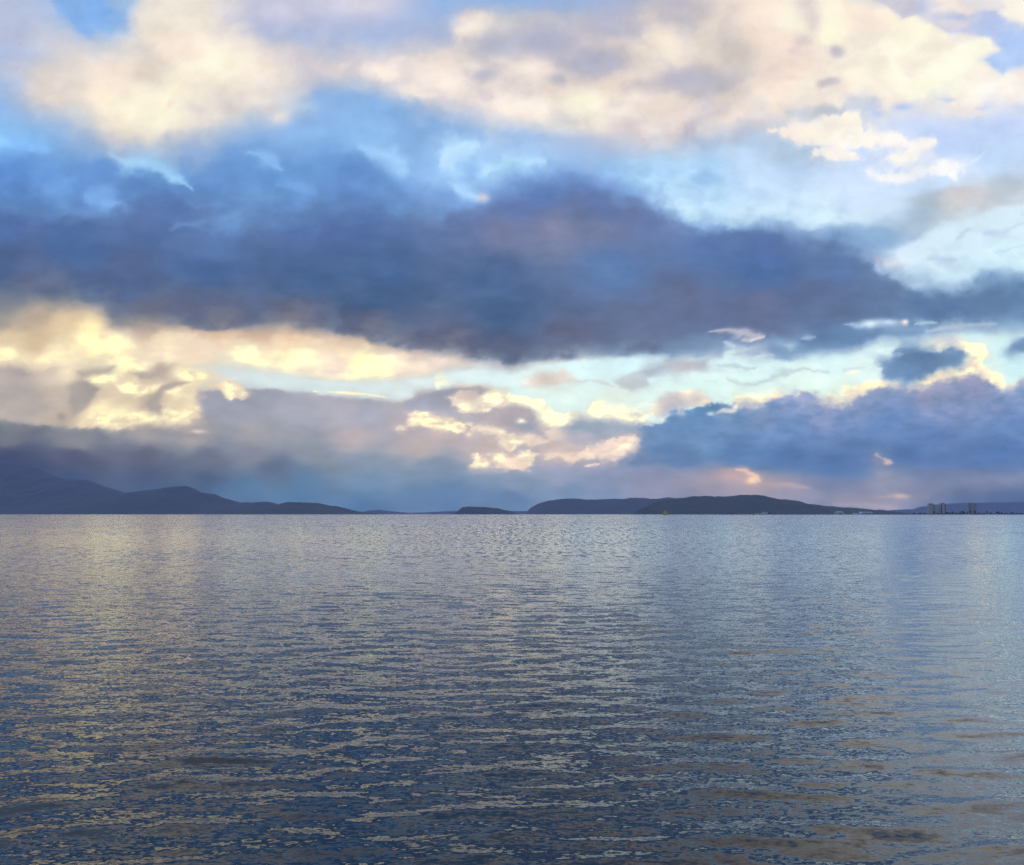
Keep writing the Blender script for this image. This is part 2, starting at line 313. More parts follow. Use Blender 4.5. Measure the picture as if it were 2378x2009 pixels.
    s.poly(C((1010,-60),(1500,-60),(1480,20),(1560,70),(1700,80),(1720,60),(1880,60),(1940,110),(2100,150),(2100,370),(1960,400),(1890,440),(1830,390),(1780,350),(1880,290),(1820,215),(1690,205),(1570,185),(1460,125),(1380,90),(1290,105),(1240,55)),
           [(1830,15,'#C6C3D0'),(1880,30,'#BEC4DE'),(1970,20,'#BAC2E0'),(2010,60,'#B8CAF2'),(2060,80,'#AAC6F4'),(2050,130,'#AECBF6'),(1960,60,'#BCC6E8')], soft=5, b=8, c=8)
    s.poly(C((1450,-40),(1620,-20),(1640,30),(1720,70),(1680,80),(1600,50),(1480,60),(1540,20)), '#F6E6DA', soft=7)
    s.poly(C((1450,120),(1560,110),(1700,120),(1660,165),(1560,170)), '#D8D3DC', soft=7, op=.9)
    s.poly(C((1870,70),(1930,40),(1880,-40),(2600,-60),(2600,160),(2000,140),(1930,110)), '#FFF5E4', soft=6, bil=5)
    # --- clear pale blue with small white clouds
    s.poly([(1300,420),(1340,380),(1420,330),(1500,300),(1600,270),(1750,260),(1900,250),(2600,200),(2600,600),(1850,610),(1750,540),(1650,480),(1500,480),(1400,480)],
           [(1400,440,'#BFEBFE'),(1440,400,'#B4E0FC'),(1420,350,'#A4CFF6'),(1550,450,'#C6EAFD'),(1700,450,'#CBEEFD'),(1550,380,'#B9DCFB'),(1600,330,'#B4D2F6'),(1750,400,'#C4E0FD'),(1800,340,'#BCD6FC'),(1900,290,'#B6CEF8'),(2050,250,'#B8CEF8'),(2060,310,'#B8D6FB'),(1900,360,'#C0DCFC'),(1850,500,'#D0EAFB'),(1950,480,'#CBEBFB'),(2060,450,'#CDEDFC'),(1900,540,'#D2F0FB'),(2050,530,'#CFF3FD'),(1830,450,'#C4E0F8')], soft=30, b=18, c=8, op=.9, tex=.02)
    s.poly(C((620,790),(760,800),(900,900),(960,960),(700,960),(520,960),(470,860)), '#AABFD4', soft=22, op=.7)
    s.poly(C((540,770),(700,710),(930,680),(960,655),(1060,660),(1080,700),(1110,760),(1180,770),(1260,780),(1340,830),(1250,860),(1080,870),(1010,890),(1080,940),(930,950),(800,900),(790,860),(850,860),(700,830),(600,790)), [(1600,265,'#FDEAD8'),(1700,255,'#FFF6E2'),(1760,285,'#FFF9EA'),(1720,315,'#FFF6EC'),(1830,290,'#FFF8F0')], soft=6, b=10, c=12, bil=8, sh=('#E6DCE0',.4))
    s.poly(C((1190,930),(1270,880),(1350,820),(1420,820),(1510,825),(1490,870),(1440,890),(1360,970),(1270,960)), '#FFFAEE', soft=6, b=9, c=12, bil=8, sh=('#E4E0EA',.4))
    s.poly(C((1420,880),(1500,850),(1510,920),(1400,970)), '#DCE0F2', soft=7, op=.8)
    s.poly(C((1060,1000),(1120,990),(1200,1010),(1350,990),(1550,940),(1640,940),(1690,975),(1620,1030),(1450,1020),(1330,1040),(1270,1080),(1150,1070),(1120,1030)), '#FCFBFA', soft=6, b=9, c=12, bil=8, sh=('#DFE6F4',.45))
    s.line(C((1690,975),(1800,880)),5,'#D8ECFA',op=.6)
    # --- bank rising to the right
    s.poly(C((1290,1290),(1330,1170),(1480,1120),(1600,1080),(1750,1060),(1900,1030),(2600,990),(2600,1130),(1900,1210),(1700,1250),(1540,1310),(1400,1380),(1250,1450),(1100,1500),(940,1500),(860,1420),(900,1340),(1100,1330)),
           [(1700,480,'#7FA4D0'),(1780,480,'#88AAD0'),(1850,440,'#A3B9CE'),(1880,400,'#AABAC8'),(1960,400,'#CDCACC'),(1970,385,'#C2C2C6'),(2060,370,'#B0BCC6'),(2100,390,'#BCC6D2')], soft=14, b=16, c=10, op=.92)
    s.poly(C((-40,990),(150,985),(270,1040),(260,1080),(100,1090),(-40,1060)), '#95BFE8', soft=12, op=.7)
    for pts, w, c in ((C((1620,1410),(1700,1350)),7,'#B6C8E6'),(C((1790,1365),(1900,1340),(2040,1310)),7,'#B8CBE8'),(C((1450,1520),(1600,1525)),7,'#BCD0E8'),(C((1830,1490),(2040,1440)),4,'#B8D6F0'),(C((1990,1260),(2050,1230)),8,'#BED0EC')):
        s.line(pts, w*1.2, c, op=.6, b=22, c=14)
    s.poly(C((1000,1520),(1060,1500),(1200,1510),(1300,1510),(1360,1540),(1290,1570),(1150,1550)), '#E9EEF8', soft=7, op=.9)
    # --- the long dark deck
    deck = [(-500,445),(60,440),(150,448),(230,440),(290,405),(340,400),(420,432),(460,480),(520,470),(620,452),(690,448),(760,430),(800,448),(900,446),(985,428),(1040,396),(1115,374),(1200,388),(1290,408),(1340,420),(1390,462),(1440,472),(1540,466),(1640,472),(1700,490),(1760,522),(1800,552),(1850,578),(1930,592),(1990,575),(2020,560),(2088,565),(2600,560),(2600,640),(2088,648),(1980,652),(1900,658),(1850,645),(1780,648),(1700,662),(1560,684),(1480,690),(1400,695),(1300,712),(1240,728),(1170,728),(1100,738),(1040,756),(990,745),(930,722),(820,702),(740,688),(620,674),(480,672),(380,668),(300,660),(240,630),(150,610),(60,590),(-500,570)]
    s.poly([(-500,345),(60,350),(160,372),(240,395),(300,372),(360,385),(430,400),(500,360),(580,372),(660,365),(720,345),(800,380),(870,405),(960,412),(1040,372),(1115,352),(1210,370),(1330,412),(1400,458),(1500,520),(-500,560)], [(60,400,'#6090D2'),(200,440,'#6C9ADA'),(300,400,'#658FCB'),(450,440,'#6E9AD6'),(560,400,'#6A98D4'),(760,410,'#6690CE'),(900,430,'#769CD6'),(1100,380,'#688CC8'),(1250,400,'#7496CE')], soft=20, a=12, b=34, c=20, op=.62, tex=.10, sh=('#86B4EA',.4,1))
    s.poly(deck, [(0,470,'#5474B4'),(0,540,'#52689C'),(60,580,'#6A6E92'),(150,500,'#4F70AE'),(260,580,'#5A6A9A'),(320,430,'#5A7CBC'),(420,540,'#506EA8'),(430,500,'#5A7CBA'),(620,470,'#5676B6'),(640,560,'#4C689E'),(300,640,'#716F8A'),(420,650,'#6C6A88'),(600,650,'#706C88'),(760,660,'#6A6A8A'),(780,560,'#4C6AA2'),(760,450,'#5678B8'),(760,610,'#4A6492'),(920,450,'#6880BA'),(900,700,'#6C6A88'),(1040,420,'#6680BC'),(1100,390,'#6080BE'),(1130,475,'#868BAE'),(1040,480,'#7C84AE'),(1230,470,'#7C86B0'),(1240,420,'#667EB6'),(1000,560,'#526CA2'),(1250,540,'#6282BE'),(1040,640,'#4E6796'),(1040,730,'#676888'),(1150,700,'#706E8E'),(1330,460,'#6A80B8'),(1450,500,'#6080C0'),(1550,520,'#5878BA'),(1560,560,'#5472AC'),(1700,540,'#6482BC'),(1400,610,'#6E749E'),(1550,625,'#7276A0'),(1680,600,'#6A76A4'),(1800,600,'#6E82B0'),(1300,690,'#70789E'),(1700,650,'#6878A2'),(1900,620,'#5F7CAE'),(2000,600,'#6A86B4'),(2080,630,'#6A88B8')], soft=24, a=14, b=32, c=18, tex=.07, sh=('#6E84B4',.25,1))
    s.line([(260,655),(380,672),(500,682),(640,690),(740,702),(840,722),(960,750)],15,'#B59C90',op=.75,b=10)
    s.line([(900,738),(1000,752),(1060,752),(1180,730)],9,'#B4A6A6',op=.5)
    for pts, w, c in (([(235,318),(300,340),(350,358),(400,384)],13,'#A6DCFE'),([(150,365),(95,390)],16,'#7AACE8'),([(180,400),(235,415)],17,'#8CBEF8'),([(360,462),(440,456),(490,438)],13,'#76A2DC'),
                      ([(520,312),(565,348)],10,'#90C4F8'),([(560,378),(640,394)],11,'#7AAAE6'),([(735,300),(790,322),(832,352)],15,'#9CCEFB'),([(900,340),(930,300),(975,296)],16,'#AEDEFE'),([(995,352),(1030,330),(1120,336)],12,'#AEDFFE'),([(925,382),(972,398)],10,'#A4D8FE'),([(1310,345),(1370,330)],13,'#A2D2FA'),([(1360,385),(1420,350)],16,'#B2E0FD')):
        s.line(pts, w*1.7, c, op=.6, b=30, c=14)
    s.blob(985,402,13,11,'#CCC6D6',b=6,op=.9)
    s.blob(1900,570,60,20,'#B4CCE4',op=.35)
    s.blob(1240,545,20,40,'#6C8EC8',op=.5)
    # --- glow below the deck at the left
    s.poly([(-500,640),(30,640),(90,612),(200,628),(230,650),(300,665),(380,672),(480,676),(620,682),(700,690),(760,700),(840,718),(930,728),(980,742),(940,756),(880,764),(800,774),(700,774),(600,768),(500,752),(420,748),(300,745),(200,752),(60,745),(-500,750)],
           [(0,640,'#A39792'),(60,650,'#BFAA98'),(110,625,'#A69A94'),(130,660,'#E2C8A4'),(180,665,'#FBE3B4'),(180,690,'#FFF3C6'),(30,690,'#DEC8A6'),(80,695,'#D8BF9C'),(20,725,'#FFF0C8'),(110,730,'#FFF0CC'),(240,700,'#FFF2CC'),(330,690,'#FCE6C4'),(330,725,'#FFECD0'),(420,700,'#FCE6CC'),(500,722,'#FFF8D6'),(440,680,'#E8C8A8'),(600,690,'#F6D8B4'),(600,725,'#FFF4D2'),(680,740,'#FDE8D4'),(750,745,'#FFF9CC'),(700,700,'#F9DEBC'),(820,735,'#FBE8D4'),(900,745,'#F2E0D0'),(520,680,'#D8B89E'),(300,668,'#B8A294'),(260,650,'#8E8690')], soft=17, a=8, b=14, c=7, tex=.04)
    s.blob(300,650,60,14,'#9A8D92',op=.5); s.blob(600,650,40,14,'#8A808E',op=.6)
    s.blob(265,630,60,18,'#7A7A94',op=.6)
    # --- clear strip under the glow
    s.poly([(395,752),(440,747),(500,752),(600,768),(700,776),(800,776),(880,768),(910,757),(980,746),(1040,760),(1100,742),(1200,732),(1300,724),(1420,720),(1560,706),(1640,700),(1800,676),(1900,680),(2000,680),(2600,660),(2600,860),(1300,860),(1130,860),(1080,840),(1000,800),(900,785),(850,806),(820,822),(740,812),(640,806),(540,798),(500,790),(460,765)],
           [(450,760,'#CFDCE0'),(560,780,'#D3E2E4'),(700,790,'#D3E4E6'),(840,790,'#D6E6E8'),(960,770,'#D5ECF0'),(1060,790,'#D6F0F0'),(1150,810,'#DDF2EC'),(1200,750,'#D6F3F6'),(1300,735,'#D2F2F8'),(1250,830,'#E8F4E8'),(1400,800,'#DCF6F2'),(1560,760,'#DDF9F7'),(1700,720,'#DCF6F8'),(1650,790,'#E4FAF2'),(1560,800,'#E2F8F0'),(1780,740,'#E0F6F4'),(2060,740,'#D3F4F6'),(2000,690,'#D2EEF2')], soft=8, b=10, c=6, tex=.02)
    s.poly(E((1080,760),(1090,715),(1160,700),(1290,690),(1340,670),(1360,710),(1420,740),(1300,765),(1150,785)), [(1070,765,'#F4E6DC'),(1120,775,'#D6C6BC'),(1150,760,'#EADCD4')], soft=8, b=10, c=8, op=.9)
    s.line(E((1400,745),(1550,750),(1640,780)),5,'#C6D2D6',op=.7)
    s.poly(E((1640,740),(1740,690),(1850,655),(2000,625),(2200,620),(2200,680),(1960,690),(1840,730),(1860,780),(1760,815),(1690,790)), [(1290,765,'#C0C8CE'),(1300,780,'#BCC4CC'),(1330,755,'#A4AEC0'),(1390,745,'#C4B8BC'),(1430,745,'#B4B8C4')], soft=8, b=12, c=8, op=.9)
    # --- torn strips at the right below the deck
    s.poly(F((-60,500),(60,470),(160,460),(260,480),(300,540),(250,600),(120,610),(-60,610)), [(1390,710,'#7C90B6'),(1460,715,'#8498BC')], soft=12, b=12, c=10, op=.85)
    s.poly(F((340,590),(420,540),(560,510),(660,530),(760,470),(860,430),(1000,405),(1200,425),(1600,430),(1640,450),(1500,475),(1200,495),(1000,570),(800,592),(660,620),(450,605)), [(1530,715,'#A0B0C8'),(1600,710,'#7F98BE'),(1650,690,'#6A86B8'),(1750,680,'#6C88B8'),(1850,675,'#7C96BE')], soft=10, b=12, c=9, op=.95)
    s.line(F((180,440),(330,440),(520,470),(400,490)),10,'#D0C8D0',op=.7); s.line(F((430,490),(520,475)),7,'#F2E8E0',op=.8); s.line(F((270,510),(340,540)),9,'#C8DCE8',op=.7); s.line(F((730,490),(820,470)),6,'#B8CEE4',op=.6)
    s.line(F((1000,400),(1120,395)),6,'#A8C4DC',op=.7)
    s.blob(1775,660,20,9,'#DCF0FA',b=5); s.blob(1812,657,28,8,'#C6DCEE',b=6,op=.9); s.blob(1846,656,7,6,'#FCEEE2',b=3); s.line(F((1440,390),(1560,385)),6,'#B4D0E2',op=.8)
    s.poly(F((1330,480),(1480,470),(1480,560),(1400,590),(1330,560)), '#8CA6C8', soft=11, op=.8)
    s.poly(F((1480,520),(1560,500),(1680,470),(1760,510),(1860,520),(1880,600),(1780,620),(1640,580),(1520,560)), [(1900,700,'#FBF0D8'),(1940,700,'#E4DCD8'),(1970,710,'#FDEED0'),(2000,720,'#FFF2D0')], soft=9, b=12, op=.85)
    s.line(F((1500,440),(1700,410),(1900,390)),12,'#C4D2DE',op=.6)
    for pts, w, c in ((F((-60,650),(100,665)),8,'#C2C4CE'),(F((230,655),(440,665)),7,'#AEBECE'),(F((300,740),(380,755),(520,720),(640,690),(760,675),(920,690)),7,'#BAC6CE'),(F((150,730),(220,740)),5,'#CCE0E2'),(F((1010,670),(1130,650)),4,'#CCD6DA'),(F((1020,690),(1100,690)),5,'#FBEBD8'),(F((1920,600),(1990,590)),8,'#CCDCE2'),(F((430,600),(560,590)),6,'#D8E8EC')):
        s.line(pts, w*1.2, c, op=.6, b=22, c=14)
    s.poly(F((1990,570),(2030,500),(2090,480),(2700,480),(2700,560),(2090,580),(2010,590)), '#7E98BE', soft=8)
    # --- grey bank low at the middle and left
    s.poly([(-500,860),(0,850),(160,868),(300,860),(395,855),(400,800),(510,790),(560,795),(650,806),(740,810),(818,824),(850,803),(890,789),(1000,792),(1050,812),(1090,840),(1130,860),(1200,860),(1300,870),(1330,900),(1330,1120),(-500,1120)],
           [(20,890,'#7C7884'),(20,930,'#4D4D6E'),(70,955,'#4E5274'),(20,960,'#494D72'),(150,900,'#938A92'),(150,940,'#5C5A78'),(150,980,'#50587C'),(300,890,'#A89C9E'),(300,930,'#68667E'),(300,970,'#585C80'),(300,1010,'#53648C'),(420,820,'#A29EAC'),(400,890,'#ACA0A2'),(420,940,'#737389'),(420,975,'#5A6488'),(430,1000,'#56688E'),(500,830,'#A09EAE'),(520,880,'#A9A2A8'),(520,930,'#8E889A'),(560,960,'#68708E'),(500,995,'#5E78A0'),(600,850,'#A8A6B6'),(600,890,'#A09CA8'),(640,930,'#92909E'),(620,980,'#6880A4'),(600,1020,'#5A74A2'),(700,830,'#B2AEBA'),(740,850,'#A8A8BA'),(720,890,'#BAAEB0'),(740,950,'#8E94AA'),(740,990,'#7A8EB0'),(740,1030,'#5E78A8'),(840,860,'#B4AAB2'),(860,910,'#C2B4B2'),(900,880,'#C4B4B4'),(880,950,'#8A94AE'),(900,1000,'#7088B0'),(900,1035,'#6078AA'),(1000,920,'#CAB8B4'),(1050,980,'#8C96B2'),(1050,1020,'#6C82AE'),(1150,920,'#CCBAB6'),(1150,970,'#9A9CB6'),(1150,1010,'#8090B4'),(1260,980,'#9496B4'),(1250,1010,'#8690B4'),(1320,1000,'#948FAE')], soft=6, b=9, c=8, bil=3, tex=.05)
    s.line([(640,799),(700,800),(750,804),(790,811)],5,'#FFF3DA',op=.95,b=4,c=3)
    # left cumulus
    s.poly(D((-500,660),(60,650),(150,650),(200,690),(480,640),(760,590),(900,640),(1100,650),(1290,690),(1260,740),(1180,780),(1190,870),(1210,900),(1190,970),(1080,1010),(900,1000),(640,1030),(430,1030),(250,1010),(80,990),(-500,980)),
           [(15,760,'#BDB0AA'),(50,750,'#B4A8A6'),(100,765,'#D8C8B8'),(40,800,'#B0A5A2'),(70,830,'#B4A8A4'),(130,765,'#F6E4C6'),(170,790,'#AFA4A0'),(150,810,'#C2B4A8'),(120,845,'#C0B0A4'),(200,770,'#FCEEC8'),(240,740,'#FFF6D0'),(230,800,'#E2CFB6'),(260,815,'#DCC8AE'),(290,745,'#FFF2D0'),(300,780,'#D6C2AC'),(330,760,'#B8A89E'),(370,765,'#FFF2CE'),(350,800,'#E8D2B4'),(370,830,'#F0DAB8'),(310,820,'#B8A79A'),(200,840,'#FDE8BE'),(250,850,'#FFF0C6')], soft=5, b=8, c=7, bil=4, tex=.05)
    for P in (D((540,720),(640,690),(700,660),(780,600),(870,640),(900,720),(830,720),(800,760),(860,760),(980,770),(890,830),(830,850),(790,830),(700,770),(560,760)),
              D((1010,810),(1150,760),(1185,820),(1150,870),(1100,850),(1040,840)),
              D((480,1010),(600,930),(900,940),(960,960),(1000,900),(1100,930),(1190,900),(1190,960),(1080,1000),(900,990),(780,1020),(640,1025)),
              D((1080,690),(1250,690),(1270,710),(1230,740),(1120,740))):
        s.poly(P, '#FFF3CC', soft=6, b=9, c=9, bil=5, sh=('#D9C3A9',.55))
    s.poly(D((1270,770),(1330,755),(1390,730),(1490,770),(1500,820),(1470,855),(1400,850),(1340,800)), [(430,785,'#F4DDBE'),(480,790,'#FFF2CE')], soft=4, b=5, c=10, bil=6, sh=('#D6BDB4',.6))
    for P in (D((460,690),(560,665),(700,655),(680,690),(560,710),(500,730)),D((810,700),(880,690),(980,700),(930,730),(850,730)),D((1150,750),(1060,740),(980,780),(930,830),(890,870),(910,930),(970,945),(990,900),(960,880),(1010,800)),D((440,770),(540,750),(610,790),(560,850),(520,900),(440,960),(420,860))):
        s.poly(P, '#ADA19C', soft=5, b=7, c=6, op=.85)
    s.blob(125,850,10,8,'#9E948F',op=.7,b=4); s.blob(405,880,16,4,'#E4D2CA',op=.9,b=3)
    # centre cumulus with bright rims
    s.poly(E((540,790),(550,720),(590,700),(610,740),(660,770),(820,765),(900,790),(1050,830),(1190,850),(1260,930),(1330,940),(1480,930),(1510,860),(1570,860),(1620,930),(1740,935),(1830,960),(1800,1010),(1740,1010),(1640,990),(1500,990),(1430,980),(1330,1030),(1250,1030),(1180,1000),(1110,900),(980,890),(830,830),(700,790)),
           [(900,768,'#EAF0E4'),(960,795,'#FFF4DC'),(1040,815,'#FFF8DC'),(1110,850,'#FFF9DE'),(1200,850,'#FFFAE0'),(1220,825,'#FDF6E0'),(1300,850,'#FFF8DC')], soft=6, b=8, c=9, bil=6, sh=('#EADBD0',.4))
    s.poly(E((350,930),(440,850),(550,800),(640,785),(830,778),(890,800),(830,830),(720,800),(640,840),(640,900),(860,950),(1000,900),(1110,910),(1150,970),(1040,1010),(940,1010),(750,990),(580,935),(500,910),(420,930)), [(850,815,'#A4A5B8'),(900,800,'#A09CAC'),(960,795,'#A59FA8'),(920,850,'#A9A9B8'),(1040,840,'#B4A9AE')], soft=4, b=7, c=6, bil=2)
    s.poly(E((640,840),(700,810),(740,800),(830,830),(960,800),(1000,860),(980,900),(860,930),(720,930),(650,900)), [(920,810,'#F6E6D0'),(960,810,'#C8BAB4'),(940,830,'#FFF6DA'),(1010,820,'#FFF8DC')], soft=4, b=6, c=10, bil=6, sh=('#D6BDB4',.6))
    s.poly(E((320,1040),(380,1010),(390,940),(430,930),(500,922),(580,955),(680,980),(760,1020),(690,1055),(560,1048),(450,1020),(370,1035)), [(840,860,'#FDEBD0'),(880,860,'#FFF6D2'),(940,875,'#FFF3D2')], soft=4, b=6, c=10, bil=6, sh=('#D6BDB4',.6))
    s.poly(E((750,1010),(860,1000),(960,1030),(1000,1060),(1100,1060),(1200,1090),(1250,1110),(1170,1130),(1050,1140),(1010,1185),(945,1150),(940,1090),(850,1065),(780,1045)), [(980,880,'#FEEED6'),(1040,900,'#FFF2D4'),(1100,895,'#FAE2CE')], soft=5, b=7, c=10, bil=6, sh=('#D6BDB4',.6))
    s.blob(957,885,10,6,'#F8E2CE',b=4)
    s.poly(E((1040,1000),(1090,975),(1120,970),(1170,1030),(1210,1075),(1100,1050)), '#98A0B4', soft=6, op=.9)
    s.blob(1063,858,10,5,'#FFF4DA',b=4)
    s.poly(E((1200,1040),(1330,1020),(1400,980),(1440,965),(1500,985),(1620,980),(1700,1000),(1780,1010),(1810,1080),(1700,1060),(1600,1090),(1540,1130),(1400,1140),(1250,1100)), [(1120,885,'#EBD6CA'),(1180,865,'#8E9AB0'),(1210,870,'#96A2B6'),(1250,860,'#A2ACBE'),(1190,895,'#B2AEBA'),(1290,875,'#98A8BE')], soft=6, b=9, c=8, bil=4, op=.95)
    s.poly(E((1180,1220),(1290,1180),(1420,1170),(1440,1150),(1560,1110),(1680,1065),(1760,1070),(1800,1120),(1770,1170),(1680,1205),(1640,1235),(1560,1235),(1540,1200),(1440,1225),(1350,1228),(1300,1200),(1200,1225)), [(1140,930,'#FBE0CC'),(1200,920,'#FDE6D2'),(1240,905,'#F2DACC'),(1280,895,'#FFECD6'),(1230,935,'#FDE8D8')], soft=5, b=8, c=10, bil=6, sh=('#D6BDB4',.6))
    s.poly(E((760,1210),(810,1193),(860,1215),(905,1262),(860,1278),(780,1268)), '#FDEBCE', soft=4, b=5, c=10, bil=6, sh=('#D6BDB4',.6))
    s.poly(E((880,1190),(950,1178),(1010,1200),(1080,1168),(1165,1183),(1168,1230),(1100,1285),(980,1288),(920,1250)), [(1000,935,'#FEEFD0'),(1050,940,'#FBE0C8'),(1080,930,'#FFF2D4')], soft=4, b=5, c=10, bil=6, sh=('#D6BDB4',.6))
    s.line(E((1480,1260),(1540,1245)),4,'#FBE6D8',op=.9)
    # --- right bank with its lit rim
    s.poly(F((-200,940),(-160,900),(-130,850),(-70,810),(40,800),(110,800),(210,850),(190,890),(60,905),(-100,960)), [(1340,830,'#F8E8D2'),(1350,812,'#C9C2C4'),(1370,830,'#C0BAC2'),(1415,812,'#D4C8C6'),(1400,800,'#FBEEDC'),(1440,815,'#FFF0D6')], soft=5, b=7, c=7, bil=4)
    s.poly(F((320,900),(335,830),(520,830),(570,795),(640,820),(700,825),(760,795),(870,850),(980,830),(990,780),(1100,765),(1210,740),(1320,745),(1380,760),(1450,720),(1560,680),(1700,640),(1745,620),(1750,555),(1800,530),(1840,590),(1850,660),(1930,690),(2000,770),(2040,745),(2600,735),(2600,800),(1500,850),(1000,920),(400,940)), [(1520,815,'#FFF4D4'),(1600,805,'#FDEFD2'),(1700,810,'#FFF0CE'),(1790,782,'#FFF0CC'),(1860,780,'#FFEFCC'),(1950,745,'#FFF3D2'),(2000,735,'#FFF6D6'),(2040,770,'#FFF2D0')], soft=7, b=9, c=10, bil=6, sh=('#F2DCCB',.4))
    s.poly(F((-230,1010),(-130,1000),(-80,960),(-60,930),(60,905),(180,880),(230,870),(330,885),(340,905),(420,900),(560,860),(600,840),(680,830),(760,798),(830,825),(880,872),(940,892),(1000,875),(1100,822),(1230,785),(1300,778),(1370,780),(1450,795),(1560,742),(1700,722),(1800,692),(1880,742),(1960,795),(2010,795),(2060,750),(2700,740),(2700,1330),(1900,1300),(1600,1310),(1300,1330),(1000,1320),(600,1300),(460,1290),(380,1265),(250,1260),(0,1270),(-160,1250),(-290,1250),(-250,1200),(-230,1120)),
           [(1320,890,'#8094B8'),(1350,920,'#7088B4'),(1310,940,'#7A8AB2'),(1400,845,'#7E9AC0'),(1440,825,'#7090B4'),(1400,900,'#8AA0C2'),(1430,905,'#90A4C6'),(1480,870,'#8EA2C6'),(1560,850,'#9CA6C6'),(1500,930,'#6E86B6'),(1640,820,'#A2A9CA'),(1600,880,'#8A9CC6'),(1600,930,'#6A82B4'),(1690,850,'#A3A8CA'),(1730,870,'#96A2C8'),(1750,830,'#9CA2C2'),(1800,870,'#8496C4'),(1900,800,'#A29EBA'),(1920,840,'#9CA0C2'),(1990,785,'#A09CBA'),(2020,830,'#9AA0C4'),(2080,810,'#94A2C8'),(2080,870,'#8698C6'),(1900,890,'#7C8EC0'),(1750,910,'#7084B4'),(1700,945,'#687CAE'),(1850,935,'#6A80B4'),(2050,920,'#6C82B8'),(1960,950,'#6E80B0'),(1400,935,'#7488B4')], soft=7, b=10, c=11, bil=8, tex=.07, sh=('#6C82B2',.35))
    s.poly(F((230,940),(260,915),(350,905),(330,930)), '#EFE8E0', soft=4, op=.9); s.blob(1450,845,9,5,'#D0E0E4',op=.8,b=4)
    s.blob(1392,845,10,10,'#D8CCD0',op=.4)
    s.poly(F((1195,690),(1210,620),(1330,560),(1480,560),(1600,570),(1640,552),(1725,580),(1745,630),(1680,668),(1540,700),(1420,752),(1365,780),(1320,748),(1250,742)), [(1800,740,'#86A0C6'),(1860,730,'#6480B0'),(1840,760,'#6E8ABA'),(1950,725,'#7A92BA')], soft=8, b=22, c=16, bil=5, sh=('#7C96BE',.4))
    # mauve below the bank
    s.poly(F((-260,1270),(0,1275),(250,1268),(400,1270),(470,1300),(540,1345),(640,1370),(800,1400),(1100,1390),(1180,1330),(1170,1200),(1220,1180),(1300,1240),(1380,1270),(1600,1280),(1800,1290),(2700,1290),(2700,1700),(-260,1700)),
           [(1330,965,'#9490AC'),(1400,975,'#A096AC'),(1480,965,'#B8A0A6'),(1480,1000,'#9C94AC'),(1540,985,'#AE9CA6'),(1620,1000,'#9690AC'),(1700,985,'#7A7EA4'),(1750,1010,'#8E8AAA'),(1620,1020,'#9A94B0'),(1800,960,'#A89CAC'),(1830,975,'#9894AC'),(1860,1000,'#8C88A8'),(1900,970,'#807FA2'),(2000,965,'#8C8AAA'),(2060,970,'#9490B0'),(1980,1000,'#8482A4'),(1900,1020,'#948EAE'),(1960,1030,'#7080A8'),(2060,1000,'#7C80A6'),(2050,1030,'#6074A4'),(1800,1035,'#A098B2'),(1500,1020,'#948FAE'),(1400,1010,'#8C8CAE')], soft=12, b=14, c=8, op=.92, tex=.05)
    s.blob(1525,985,120,26,'#B8A0A6',b=14,op=.65); s.blob(1450,1000,90,20,'#A496AA',b=12,op=.5); s.blob(1800,1018,170,16,'#A797A8',b=12,op=.6)
    s.line(F((350,1275),(400,1290),(450,1320),(500,1350)),7,'#F6CDB4',op=.9,b=6); s.blob(1536,980,14,8,'#FFDDB8',b=5); s.blob(1500,968,36,14,'#D8B0A8',op=.5)
    s.line(F((520,1350),(650,1370),(780,1400)),6,'#BCA6AC',op=.7)
    s.line(F((1190,1190),(1250,1215),(1290,1235)),7,'#CDB4B8',op=.8,b=6); s.blob(1810,942,9,5,'#DCBFB8',b=4,op=.8)
    s.blob(1838,1011,14,4,'#EECDB4',b=3,op=.9); s.line(F((1200,1440),(1400,1435)),6,'#B8A6AE',op=.7)
    s.line([(1700,1030),(1830,1034)],7,'#B9A8B4',op=.5)
    s.poly([(1900,1008),(1960,1000),(2600,985),(2600,1060),(1860,1060),(1870,1030)], [(1920,1025,'#747CA6'),(1980,1020,'#646F9E'),(2060,1015,'#606C9C'),(2060,1040,'#586798')], soft=14, op=.85)
    # dusk band low at the left
    s.poly([(430,1000),(470,988),(600,990),(760,1000),(900,990),(1000,1000),(1000,1060),(430,1060)], [(480,1005,'#617AA0'),(560,1010,'#6480A8'),(700,1020,'#6480AC'),(700,1045,'#5C76A6'),(850,1020,'#6A82AE'),(950,1030,'#6A80AE')], soft=10, op=.6)
    # fine texture over everything
    lum = s.c@np.array([.3,.59,.11]); f = (1-0.13*sstep(.68,.5,lum)*sstep(345,450,s.Y))[:,None]; s.c = s.c*(1-0.065*sstep(.66,.5,lum)*sstep(345,430,s.Y)*sstep(790,720,s.Y))[:,None]
    bank = (sstep(760,860,s.Y)*sstep(1250,1400,s.X)*sstep(.75,.6,lum)*sstep(985,945,s.Y))[:,None]; s.c = s.c*(1-bank+bank*np.array([.86,.925,.98]))
    low = (sstep(.72,.55,lum)*sstep(430,580,s.Y))[:,None]; s.c = s.c*(1-low+low*np.array([.93,.99,.985]))
    s.c = (lum[:,None]+(s.c-lum[:,None])*f)*(1+0.03*sstep(.75,.5,lum)*sstep(330,620,s.Y))[:,None]
    s.c *= (1+0.035*s.det+0.03*s.det2)[:,None]
    hi = (0.20*sstep(.70,.90,s.c@np.array([.3,.59,.11]))*sstep(620,480,s.Y))[:,None]; s.c = s.c+(1-s.c)*hi*np.array([1.25,1.0,.88])
    return np.clip(s.c, 0, 1)

